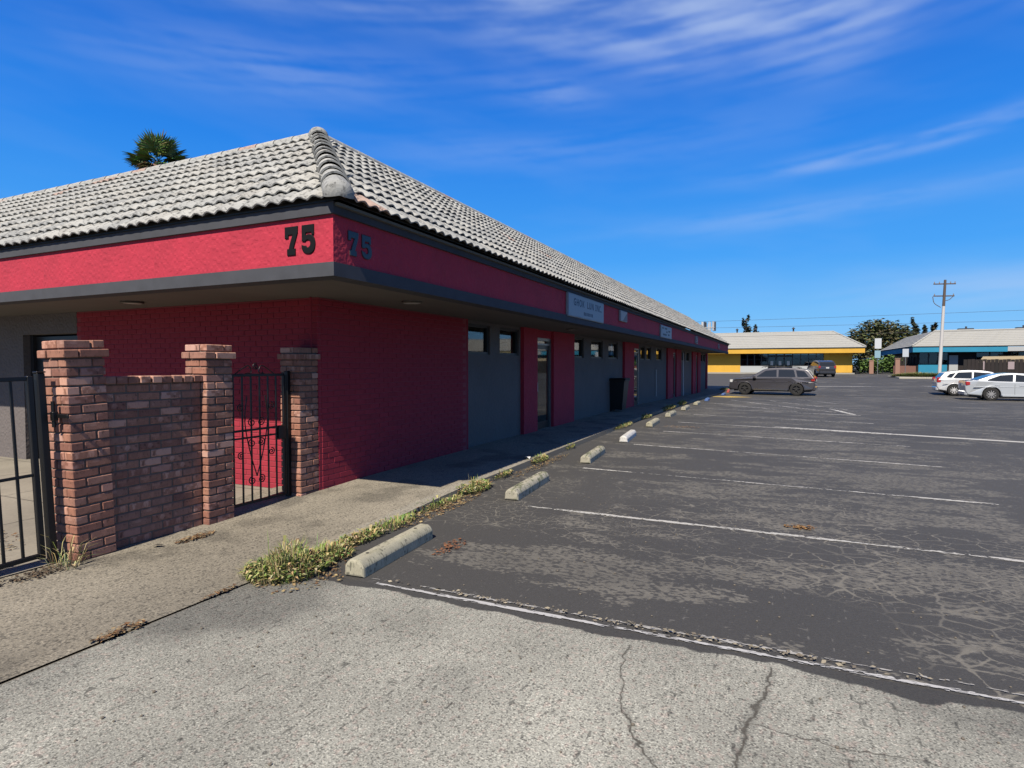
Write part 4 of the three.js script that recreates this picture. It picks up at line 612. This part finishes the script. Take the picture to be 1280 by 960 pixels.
const suv = { L: 4.95, W: 1.86, wb: 2.95, shift: -.02, R: .37, sill: .3, paint: darkGrey, rim: carMats.blackTrim, spokes: 5, tail: [.86, 1.12], head: [.74, .92], plate: .85, seams: [-.72, .38, 1.02], handles: [.1, .98], sillMat: carMats.chrome, rails: true,
  upper: [[2.43, .55], [2.46, .8], [2.42, 1.05], [1.2, 1.1], [-.9, 1.06], [-1.25, 1.05], [-2.0, .99], [-2.3, .9], [-2.43, .75], [-2.46, .5], [-2.4, .36]],
  green: [[-1.28, 1.02], [-.42, 1.58], [-.1, 1.66], [.6, 1.69], [1.4, 1.66], [1.95, 1.58], [2.1, 1.5], [2.42, 1.05], [2.42, 1.0]], ws: [[-1.28, 1.02], [-.42, 1.58]], rw: [[2.42, 1.05], [2.1, 1.5]],
  windows: [[[-.82, 1.12], [-.3, 1.5], [.32, 1.56], [.34, 1.12]], [[.44, 1.12], [.44, 1.56], [1.28, 1.55], [1.4, 1.12]], [[1.5, 1.13], [1.4, 1.53], [1.86, 1.47], [2.12, 1.13]]] };
car('dark_wagon', 'dark grey seven seat wagon parked nose to the kerb', [-.65, g(-40.7) + .005, -40.7], -.12, suv);
car('dark_hatchback', 'black utility car seen from behind at the yellow shops', [3.3, g(-65) + .005, -65.6], Math.PI / 2 + Math.PI + .2, { ...suv, paint: paint(C(.028, .03, .037)), rails: false }).scale.set(.9, .93, .92);
const hatchUp = [[2.12, .5], [2.14, .75], [2.08, .95], [1.2, 1.0], [-.9, .95], [-1.2, .93], [-1.7, .84], [-2.0, .7], [-2.12, .5], [-2.05, .34]];
const white = paint(C(.56, .57, .58)), silver = paint(C(.43, .46, .49));
const alloy = std(C(.85, .86, .88), .35, { metalness: .2 });
car('white_hatchback', 'small white hatchback with red tail lamps beside the silver sedan', [8.97 + 1.42, g(-43.1) + .005, -43.1], Math.PI - .03, { L: 4.3, W: 1.76, wb: 2.6, shift: 0, R: .32, sill: .26, paint: white, rim: alloy, spokes: 9, tail: [.75, 1.05], head: [.6, .78], plate: .8, seams: [-.55, .45], handles: [.0, .85], bumper: white, upper: hatchUp,
  green: [[-1.35, .9], [-.5, 1.38], [-.1, 1.46], [.6, 1.49], [1.3, 1.43], [1.75, 1.32], [2.05, .95], [2.05, .88]], ws: [[-1.35, .9], [-.5, 1.38]], rw: [[2.05, .95], [1.75, 1.32]],
  windows: [[[-.95, .98], [-.4, 1.32], [.35, 1.38], [.38, 1.0]], [[.46, 1.0], [.44, 1.38], [1.1, 1.35], [1.35, 1.02]], [[1.42, 1.03], [1.2, 1.33], [1.5, 1.26], [1.68, 1.06]]] });
car('silver_sedan', 'silver white sedan with dark alloy wheels parked in the aisle row', [9.65 + 1.47, g(-39) + .005, -39], Math.PI - .02, { L: 4.88, W: 1.84, wb: 2.83, shift: -.07, R: .345, sill: .24, paint: silver, rim: std(C(.42, .42, .43), .35, { metalness: .2 }), spokes: 10, tail: [.78, .98], head: [.6, .76], plate: .76, seams: [-.7, .4], handles: [.02, 1.0], bumper: silver, sillMat: silver,
  upper: [[2.4, .45], [2.44, .75], [2.38, 1.02], [1.9, 1.06], [1.2, 1.02], [-.9, .96], [-1.3, .94], [-2.0, .82], [-2.3, .66], [-2.43, .45], [-2.36, .3]],
  green: [[-1.3, .9], [-.4, 1.34], [0, 1.42], [.5, 1.445], [1.0, 1.4], [1.4, 1.28], [1.98, 1.04], [1.98, .95]], ws: [[-1.3, .9], [-.4, 1.34]], rw: [[1.98, 1.04], [1.3, 1.32]],
  windows: [[[-.92, .97], [-.35, 1.28], [.32, 1.36], [.36, 1.0]], [[.46, 1.0], [.42, 1.36], [.95, 1.32], [1.5, 1.08], [1.45, 1.02]]] });

// ---------------------------------------------------------------- far buildings
const farTile = std(0xffffff, .9, { map: uvRep(mottle(.5, .5, .47, .3, 6), 1) });
// roof of one slope in stepped courses between an eave edge and a ridge edge
function courses(parent, e0, e1, r0, r1, n, mat) {
  for (let k = 0; k < n; k++) { const P = (a, b, t, up) => [lerp(a[0], b[0], t), lerp(a[1], b[1], t) + up, lerp(a[2], b[2], t)]; const t0 = k / n, t1 = (k + 1) / n + .01, L = .07; const a = P(e0, r0, t0, L), b = P(e1, r1, t0, L), c = P(e1, r1, t1, 0), d = P(e0, r0, t1, 0), a2 = P(e0, r0, t0, 0), b2 = P(e1, r1, t0, 0); part('tile_course', tris([...a, ...b, ...c, ...a, ...c, ...d, ...a2, ...b2, ...b, ...a2, ...b, ...a], [0, 0, 9, 0, 9, .3, 0, 0, 9, .3, 0, .3, 0, 0, 9, 0, 9, .05, 0, 0, 9, .05, 0, .05]), mat, parent); }
}
const farMats = { yellow: std(0xffffff, .8, { map: uvRep(mottle(.88, .5, .05, .2), .3) }), blue: std(0xffffff, .8, { map: uvRep(mottle(.015, .31, .52, .2), .3) }), brown: std(C(.022, .015, .015), .9), store: std(C(.55, .58, .6), .7), cream: std(C(.6, .52, .25), .8), brickFar: std(C(.26, .13, .1), .9) };
{
  const y0 = .5, yb = thing('yellow_shop_building', 'yellow painted shop building with pale tiled hip roof across the lot', 'building', [0, y0, -78]);
  const e = 1.25, L = -16, R = 8.2, fy = 2.4, ft = 2.92, zr = -3.2, rh = 5.05;
  part('fascia', bx(L, R, fy, ft, e - .15, e), farMats.yellow, yb); part('side_fascia', bx(R - .15, R, fy, ft, -10, e - .15), farMats.yellow, yb); part('eave_board', bx(L, R + .03, ft, ft + .1, e - .1, e + .04), M.trim, yb);
  part('soffit', bx(L, R - .15, fy + .02, fy + .06, -10, e - .15), M.soffit, yb);
  part('wall', bx(L, -4.9, 0, fy, -.2, 0), farMats.yellow, yb); part('wall', merge([bx(4.2, 7.1, 0, fy, -.2, 0), bx(6.9, 7.1, 0, fy, -10, -.2)]), farMats.yellow, yb);
  part('low_wall', bx(-4.9, -1.8, 0, .9, -.15, .02), farMats.store, yb); part('low_wall', bx(.9, 4.2, 0, .9, -.15, .02), farMats.store, yb);
  part('shop_room', merge([bx(L, 6.9, 0, fy, -10, -9.9), bx(-5.0, -4.901, 0, fy, -9.9, -.2), bx(4.201, 4.3, 0, fy, -9.9, -.2)]), M.room, yb);
  for (const [a, b] of [[-4.9, -4.1], [-4.1, -3.3], [-3.3, -2.5], [-2.5, -1.8], [.9, 1.75], [1.75, 2.6], [2.6, 3.4], [3.4, 4.2]]) { const w = part('window', merge([bx(a, a + .05, .9, fy, -.1, 0), bx(b - .05, b, .9, fy, -.1, 0), bx(a + .05, b - .05, .9, .96, -.1, 0), bx(a + .05, b - .05, 1.7, 1.75, -.1, 0)]), M.frame, yb); part('pane', bx(a + .05, b - .05, .96, fy, -.06, -.05), M.glass, w); }
  for (const [a, b] of [[-1.8, -.9], [-.9, 0], [0, .9]]) { const d = part('door', merge([bx(a, a + .08, 0, fy, -.1, 0), bx(b - .08, b, 0, fy, -.1, 0), bx(a + .08, b - .08, 2.0, 2.1, -.1, 0), bx(a + .08, b - .08, 0, .2, -.1, 0)]), M.frame, yb); part('pane', bx(a + .08, b - .08, .2, 2.0, -.06, -.05), M.glass, d); part('notice', bx(a + .3, b - .3, 1.0, 1.5, -.045, -.04), M.paper, d); }
  const rf = part('roof', merge([tris([L, ft + .08, e, R, ft + .08, e, R - 2.9, rh - .02, zr, L, ft + .08, e, R - 2.9, rh - .02, zr, L, rh - .02, zr]), tris([R, ft + .08, e, R, ft + .08, -10, R - 2.9, rh - .02, -10, R, ft + .08, e, R - 2.9, rh - .02, -10, R - 2.9, rh - .02, zr])]), M.deck, yb);
  courses(rf, [L, ft + .1, e + .12], [R + .1, ft + .1, e + .12], [L, rh, zr], [R - 2.9, rh, zr], 9, farTile); courses(rf, [R + .1, ft + .1, e + .12], [R + .1, ft + .1, -10], [R - 2.9, rh, zr], [R - 2.9, rh, -10], 9, farTile);
  part('ridge_cap', rod([L, rh + .02, zr], [R - 2.9, rh + .02, zr], .09), farTile, rf); part('hip_cap', rod([R + .08, ft + .2, e + .1], [R - 2.9, rh + .04, zr], .09), farTile, rf);
  for (const x of [-3.4, 1.0, -5.6]) part('roof_vent', merge([rod([x, rh - .2, zr - 1], [x, rh + .55, zr - 1], .09), rod([x, rh + .5, zr - 1], [x, rh + .7, zr - 1], .22, .05)]), M.trim, rf);
  part('plinth', bx(L, 7.2, -.3, .12, .0, 1.6), std(C(.45, .43, .38), .9), yb);
}
{
  const y0 = .5, bb = thing('blue_shop_building', 'blue painted shop building with grey tiled hip roof at the far right', 'building', [13, y0, -78.6]);
  const fy = 2.45, ft = 3.0, R = 40, rh = 4.95, B = -26;
  part('fascia', bx(0, 8.4, fy, ft, -.15, 0), farMats.blue, bb); part('fascia', bx(11.2, 11.6, fy, ft, -.15, 0), farMats.blue, bb); part('cream_fascia', bx(11.6, R, fy, ft, -.15, 0), farMats.cream, bb); part('white_fascia', bx(8.4, 11.2, fy + .05, ft - .03, -.15, .02), farMats.store, bb);
  part('side_fascia', bx(0, .15, fy, ft + .05, B, -.151), farMats.blue, bb); part('eave_board', merge([bx(-.04, R, ft, ft + .08, -.1, .04), bx(-.04, .1, ft, ft + .08, B, -.1)]), M.trim, bb);
  part('soffit', bx(.15, R, fy + .02, fy + .06, B, -.15), M.soffit, bb);
  part('wall', merge([bx(.6, R, 0, fy, -1.5, -1.305), bx(.6, .8, 0, fy, B, -1.5)]), farMats.brown, bb);
  part('blue_wall', bx(.75, 3.4, 0, 1.05, -1.3, -1.15), farMats.blue, bb); part('brick_wall', bx(-1.6, .55, 0, .95, -1.6, -1.35), farMats.brickFar, bb);
  for (const [a, b] of [[.8, 1.7], [1.7, 2.6], [2.6, 3.5], [6, 7.2], [7.2, 8.4], [9, 10.2]]) { const w = part('window', merge([bx(a, a + .06, 1.1, fy, -1.3, -1.2), bx(b - .06, b, 1.1, fy, -1.3, -1.2), bx(a + .06, b - .06, 1.1, 1.16, -1.3, -1.2), bx(a + .06, b - .06, fy - .06, fy, -1.3, -1.2)]), M.frame, bb); part('pane', bx(a + .06, b - .06, 1.1, fy, -1.27, -1.26), M.glass, w); }
  part('door', bx(3.6, 4.4, 0, 2.1, -1.3, -1.22), farMats.store, bb);
  const rf = part('roof', merge([tris([0, ft + .06, 0, R, ft + .06, 0, R, rh - .02, -4, 0, ft + .06, 0, R, rh - .02, -4, 2.8, rh - .02, -4]), tris([0, ft + .06, 0, 2.8, rh - .02, -4, 2.8, rh - .02, B + 4, 0, ft + .06, 0, 2.8, rh - .02, B + 4, 0, ft + .06, B])]), M.deck, bb);
  courses(rf, [-.1, ft + .08, .1], [R, ft + .08, .1], [2.8, rh, -4], [R, rh, -4], 9, farTile); courses(rf, [-.1, ft + .08, .1], [-.1, ft + .08, B], [2.8, rh, -4], [2.8, rh, B + 4], 9, farTile);
  part('hip_cap', rod([-.08, ft + .18, .08], [2.8, rh + .04, -4], .09), farTile, rf); part('ridge_cap', rod([2.8, rh + .02, -4], [R, rh + .02, -4], .09), farTile, rf);
  for (const [x, w] of [[5.2, 1.4], [10.5, 1.2]]) part('roof_vent', merge([bx(x, x + w, rh - .3, rh + .28, -5.6, -4.8), rod([x + w / 2, rh, -5], [x + w / 2, rh + .5, -5], .1)]), M.trim, rf);
}
// enclosure with notices, tan awning roof, brick piers, planting
{
  const en = thing('board_enclosure', 'dark brown board enclosure with pale notices behind the white cars', 'fence', [16.6, .46, -74]);
  for (let i = 0; i < 30; i++) part('board', cbx(i * .32, i * .32 + .3, 0, 1.62 + (i % 3) * .02, -.05, .0, .01), i % 4 ? farMats.brown : std(C(.016, .012, .012), .9), en);
  for (const [x, y, w, h, m] of [[1.6, .6, .12, .85, M.paper], [3.6, .65, .5, .75, M.paper], [6.6, .6, .45, .8, M.paper]]) part('notice', bx(x, x + w, y, y + h, .004, .012), std(C(.45, .36, .38), .8), en);
  part('large_notice', bx(5.0, 6.0, .35, 1.45, .01, .03), std(0xffffff, .7, { map: canvasTex(128, 140, (x) => { x.fillStyle = '#d9e2ea'; x.fillRect(0, 0, 128, 140); x.fillStyle = '#5c79a6'; x.font = 'bold 44px sans-serif'; x.fillText('NO', 34, 52); for (let i = 0; i < 3; i++) x.fillRect(24, 66 + i * 18, 80, 10); }) }), en);
  const aw = thing('tan_awning', 'tan sloping shade roof above the board enclosure', 'awning', [19.5, 1.8, -75.5]);
  part('canopy', tris([-1.6, 0, 1.2, 9, .0, 1.2, 9, .75, -1.4, -1.6, 0, 1.2, 9, .75, -1.4, -.6, .62, -1.4]), std(C(.5, .4, .24), .9), aw); part('edge_beam', bx(-1.6, 9, -.12, -.005, 1.1, 1.2), std(C(.4, .32, .2), .9), aw); for (const x of [-1.4, 3, 8.5]) part('post', rod([x, -1.35, 1.1], [x, -.1, 1.1], .06), M.trim, aw);
}
function brickPier(x, z, h, label) { const p = thing('brick_pier', label, 'pier', [x, g(z), z]); part('pier_body', cbx(-.22, .22, 0, h, -.22, .22, .015), std(C(.42, .24, .18), .9), p); part('pier_cap', cbx(-.26, .26, h, h + .09, -.26, .26, .02), std(C(.45, .27, .2), .9), p); }
brickPier(11.3, -76.8, 1.65, 'brick pier beside the dark gate of the blue shops'); brickPier(9.2, -80, 1.5, 'slim brick pier in front of the green hedge');
{ const gt = thing('dark_gate', 'dark slatted gate under the eave of the blue shops', 'gate', [11.55, .5, -80.5]); for (let i = 0; i < 12; i++) part('slat', bx(i * .26, i * .26 + .2, .05, 1.95, -.02, .02), farMats.brown, gt); part('gate_rail', bx(0, 3.1, 1.0, 1.1, .021, .05), farMats.brown, gt); }
function signPost(x, z, h, w, hh, label, col) { const s = thing('sign_post', label, 'sign', [x, g(z), z]); part('post', rod([0, 0, 0], [0, h, 0], .035), std(C(.35, .36, .36), .5, { metalness: .6 }), s); part('sign_plate', cbx(-w / 2, w / 2, h - hh, h, .04, .06, .006), std(col, .6), s); return s; }
const sp1 = signPost(9.1, -74, 3.9, .62, 1.1, 'tall white and blue sign post beside the yellow shops', C(.72, .76, .8)); part('lower_plate', cbx(-.3, .25, 1.8, 2.6, .04, .06, .006), std(C(.3, .5, .62), .6), sp1);
signPost(11.6, -74, 2.75, .55, .85, 'short white sign post in front of the dark gate', C(.62, .68, .76));

// ---------------------------------------------------------------- utility pole, wires, cell tower
{
  const z = -66, x = 13.0, p = thing('utility_pole', 'tall pale wooden utility pole with two crossarms on the planted island', 'utility pole', [x, g(z), z]); p.rotation.z = -.032; const wood = std(C(.75, .73, .72), .85), dk = std(C(.14, .1, .08), .9);
  part('pole', rod([0, 0, 0], [0, 6.5, 0], .15, .12, 12), wood, p); part('pole_top', rod([0, 6.5, 0], [0, 8.9, 0], .12, .1, 12), dk, p);
  part('crossarm', cbx(-.85, .85, 8.5, 8.6, -.2, -.11), dk, p); part('crossarm', cbx(-.8, .8, 7.4, 7.5, -.2, -.11), dk, p);
  for (const [a, y] of [[-.78, 8.6], [-.4, 8.6], [.45, 8.6], [.78, 8.6], [-.72, 7.5], [.72, 7.5]]) part('insulator', rod([a, y, -.15], [a, y + .16, -.15], .045, .03), std(C(.3, .26, .24), .4), p);
  part('brace', tube([[-.85, 7.4, -.15], [-.7, 6.8, -.12], [-.2, 6.4, -.1]], .03), dk, p); part('brace', tube([[.7, 7.4, -.15], [.4, 7.1, -.12], [.1, 7.0, -.1]], .03), dk, p);
  const wm = std(C(.05, .05, .055), .6);
  const wire = (a, b, sag, label) => { const pts = []; for (let i = 0; i <= 16; i++) { const t = i / 16; pts.push([lerp(a[0], b[0], t), lerp(a[1], b[1], t) - sag * 4 * t * (1 - t), lerp(a[2], b[2], t)]); } solo('overhead_wire', tube(pts, .016, 40, 4), wm, label, 'wire'); };
  wire([-60, 7.3, -88], [70, 7.0, -86], .5, 'upper overhead wire crossing behind the yellow roof'); wire([-60, 5.4, -74], [70, 6.2, -74.5], .9, 'lower sagging wire in front of the tiled roofs'); wire([-60, 7.9, -89], [70, 8.6, -87], .5, 'highest thin wire above the far roofs');
}
{ const z = -150, x = -16.7, t = thing('cell_tower', 'distant white cell tower with clustered antenna panels', 'tower', [x, .5, z]), m = std(C(.7, .72, .74), .6); part('mast', rod([0, 0, 0], [0, 11, 0], .28, .2), m, t); for (let i = 0; i < 9; i++) { const a = i / 9 * 6.28; part('antenna_panel', cbx(-.2, .2, 9.2, 11.4, -.1, .1, .02).rotateY(a).translate(Math.cos(a) * 1.5, 0, -Math.sin(a) * 1.5), i % 3 ? m : M.trim, t); } part('antenna_ring', fin(new THREE.TorusGeometry(1.4, .08, 6, 24).rotateX(Math.PI / 2).translate(0, 10, 0)), m, t); }

// ---------------------------------------------------------------- trees and shrubs
function crownGeo(r, blobs, n, s, cols) {
  const pos = [], col = []; const tot = blobs.reduce((a, b) => a + b[3] * b[4], 0);
  for (const [bx0, by, bz, rx, ry] of blobs) { const m = Math.round(n * rx * ry / tot); for (let i = 0; i < m; i++) { const u = r() * 2 - 1, a = r() * 6.283, q = Math.pow(r(), .45), w = Math.sqrt(1 - u * u), lump = .78 + .44 * vn(a * 2 + bx0 * 3, u * 3 + by * 2 + 9); const x = bx0 + Math.cos(a) * w * rx * q * lump, y = by + u * ry * q * lump, z = bz + Math.sin(a) * w * rx * q * lump, k = s * (.6 + .8 * r()), t = r() * 6.28, e = (r() - .5) * 2; const c = cols[Math.floor(r() * cols.length)], v = .75 + .5 * r(); const dx = Math.cos(t) * k, dz = Math.sin(t) * k; pos.push(x - dx, y - e * k * .5, z - dz, x + dz * .45, y + k * .3, z - dx * .45, x + dx, y + e * k * .5, z + dz, x - dx, y - e * k * .5, z - dz, x + dx, y + e * k * .5, z + dz, x - dz * .45, y - k * .25, z + dx * .45); for (let g2 = 0; g2 < 6; g2++) col.push(c[0] * v, c[1] * v, c[2] * v); } }
  const ge = tris(pos); ge.setAttribute('color', new THREE.Float32BufferAttribute(col, 3)); return ge;
}
const leafMat = std(0xffffff, .8, { vertexColors: true }), bark = std(C(.12, .085, .06), .95);
function tree(name, label, x, z, y, trunkH, tr, blobs, n, s, cols, seed) { const t = thing(name, label, 'tree', [x, y, z]), r = rng(seed); const limbs = [rod([0, -.2, 0], [0, trunkH, 0], tr, tr * .6, 9)]; for (const b of blobs.slice(0, 6)) limbs.push(rod([0, trunkH * .75, 0], [b[0] * .75, b[1] - b[4] * .2, b[2] * .75], tr * .45, tr * .12, 6)); part('trunk', merge(limbs), bark, t); part('crown', crownGeo(r, blobs, n, s, cols), leafMat, t); return t; }
const evergreen = [[.09, .12, .035], [.11, .14, .04], [.14, .15, .06], [.17, .14, .07]], bright = [[.13, .25, .045], [.16, .28, .055], [.1, .19, .035]];
tree('broad_tree', 'large dark rounded tree behind the gap between the two far buildings', 12.5, -106, .5, 4.5, .4, [[0, 5.0, 0, 3.4, 2.8], [-2.3, 4.2, .5, 2.0, 2.2], [2.3, 5.6, 0, 2.3, 1.9], [.4, 6.6, 0, 2.4, 1.5], [4.0, 5.2, 0, 1.7, 1.7], [-1.2, 2.6, 1, 2.6, 2.0], [3, 3, 1, 3, 2.2]], 9000, .24, evergreen, 5);
function conifer(x, z, h, w, seed, label) { const bl = []; for (let i = 0; i < 11; i++) { const t = i / 10; bl.push([(vn(i * 3.1 + seed, 2) - .5) * w * .4, h * (.25 + .72 * t), (vn(i * 2.1, seed) - .5) * w * .4, Math.max(.25, w * (1 - t) * .62 + .1), h * .06 + .25]); } return tree('conifer_tree', label, x, z, .5, h * .95, .22, bl, 2200, .26, [[.045, .06, .025], [.06, .07, .035], [.03, .045, .02]], seed); }
conifer(-6.9, -125, 10.6, 3.0, 3, 'tall ragged conifer behind the yellow building'); conifer(-5.0, -124, 8.4, 2.2, 9, 'shorter conifer beside the tall ragged one'); conifer(-5.9, -123, 7.4, 3.6, 14, 'bushy dark tree between the two conifers behind the yellow roof');
conifer(20.3, -122, 8.9, 2.6, 21, 'dark pointed conifer above the blue roof'); conifer(22.6, -126, 7.6, 1.4, 27, 'thin small conifer above the blue roof'); conifer(23.9, -126, 8.2, 1.8, 33, 'pointed conifer close to the utility pole');
function shrub(label, x, z, y, blobs, n, s, cols, seed) { const m = thing('shrub', label, 'shrub', [x, y, z]); part('foliage', crownGeo(rng(seed), blobs, n, s, cols), leafMat, m); part('stem', merge([rod([0, -.05, 0], [.1, blobs[0][1], 0], .04, .02, 6), rod([0, -.05, 0], [-.15, blobs[0][1] * .8, .1], .03, .015, 6)]), bark, m); return m; }
shrub('bright green hedge between the yellow and blue buildings', 9.8, -82, .5, [[0, .9, 0, 1.6, 1.0], [-1.4, .8, 0, 1.2, .9], [1.6, 1.1, 0, 1.3, 1.1], [2.8, .7, .5, 1.2, .9]], 3600, .14, bright, 44);
shrub('loose light green shrub in front of the tan awning', 23.6, -73, .46, [[0, 1.3, 0, .9, .9], [.5, 2.1, 0, .7, .7], [-.4, 1.9, 0, .6, .6]], 1500, .11, [[.12, .16, .06], [.16, .19, .09], [.1, .12, .05]], 51);
shrub('grey green shrub at the end of the board enclosure', 26.2, -73, .46, [[0, .9, 0, 1.1, 1.0], [.8, 1.1, 0, .9, .9]], 1500, .11, [[.13, .17, .09], [.18, .21, .12]], 57);
// planted island with kerb
{
  const z0 = -61.5, x0 = 9.2, x1 = 13.8, isl = setting('planted_island', merge([cbx(x0, x1, .0, g(-62) + .15, -68, z0, .05)]), std(C(.5, .47, .4), .9), 'kerbed planting island below the utility pole', 'kerb');
  const ge = bladesGeo(rng(71), 9000, 2.25, 2.8, .42, .2, .6, 'green'); const m = solo('island_grass', ge, std(0xffffff, .85, { vertexColors: true }), 'tall green grass filling the kerbed island', 'grass', [11.5, g(-62) + .13, -64.8]); m.userData.kind = 'stuff'; const p = ge.attributes.position; for (let i = 0; i < p.count; i += 9) { const cx = p.getX(i), cz = p.getZ(i); for (let k = 0; k < 9; k++) { p.setX(i + k, cx + (p.getX(i + k) - cx) * 5); p.setZ(i + k, cz + (p.getZ(i + k) - cz) * 5); } }
}
// fan palm behind the main roof
{
  const t = thing('fan_palm', 'fan palm crown rising behind the tiled ridge', 'palm tree', [-38.6, 0, -26.8]), r = rng(17), H = 15.2;
  part('trunk', rod([0, 0, 0], [0, H, 0], .42, .3, 12), std(C(.16, .12, .085), .95), t);
  const gm = std(0xffffff, .7, { vertexColors: true });
  for (let i = 0; i < 96; i++) {
    const a = r() * 6.283, el = i < 54 ? -.15 + 1.3 * Math.pow(r(), .8) : -1.25 + r() * 1.1, len = .65 + r() * .5, pos = [], col = [], dry = el < -.35, base0 = dry ? [.34, .27, .14] : [.17 + r() * .1, .25 + r() * .12, .075];
    const d = [Math.cos(a) * Math.cos(el), Math.sin(el), Math.sin(a) * Math.cos(el)], sN = [-Math.sin(a), 0, Math.cos(a)], up = [d[1] * -Math.cos(a), Math.cos(el), d[1] * -Math.sin(a)], hub = d.map((v) => v * len), n = 15;
    pos.push(0, 0, 0, sN[0] * .03, sN[1] * .03, sN[2] * .03, ...hub); col.push(...base0, ...base0, ...base0);
    for (let k = 0; k < n; k++) { const f = (k / (n - 1) - .5) * 2.5, L = (1.05 - .18 * Math.abs(f)) * (.85 + .3 * r()), dr = -.28 * Math.abs(f) - .12; const e = [0, 1, 2].map((q) => hub[q] + (d[q] * Math.cos(f) + sN[q] * Math.sin(f)) * L + up[q] * .12 * Math.cos(f * 2) + (q === 1 ? dr * L * .6 : 0)), m0 = [0, 1, 2].map((q) => hub[q] + (e[q] - hub[q]) * .55 + up[q] * .06), wd = [0, 1, 2].map((q) => (-d[q] * Math.sin(f) + sN[q] * Math.cos(f)) * .055); const c = base0.map((v) => v * (.7 + .7 * r())); pos.push(...hub, m0[0] + wd[0], m0[1] + wd[1], m0[2] + wd[2], ...e, ...hub, ...e, m0[0] - wd[0], m0[1] - wd[1], m0[2] - wd[2]); for (let q = 0; q < 6; q++) col.push(...c); }
    const ge = tris(pos); ge.setAttribute('color', new THREE.Float32BufferAttribute(col, 3)); const m = part('frond', ge, gm, t); m.position.y = H + .1 - (dry ? .5 * r() : 0);
  }
}

scene.traverse((o) => { if (o.isMesh) { o.castShadow = true; o.receiveShadow = true; } });
renderer.render(scene, camera);
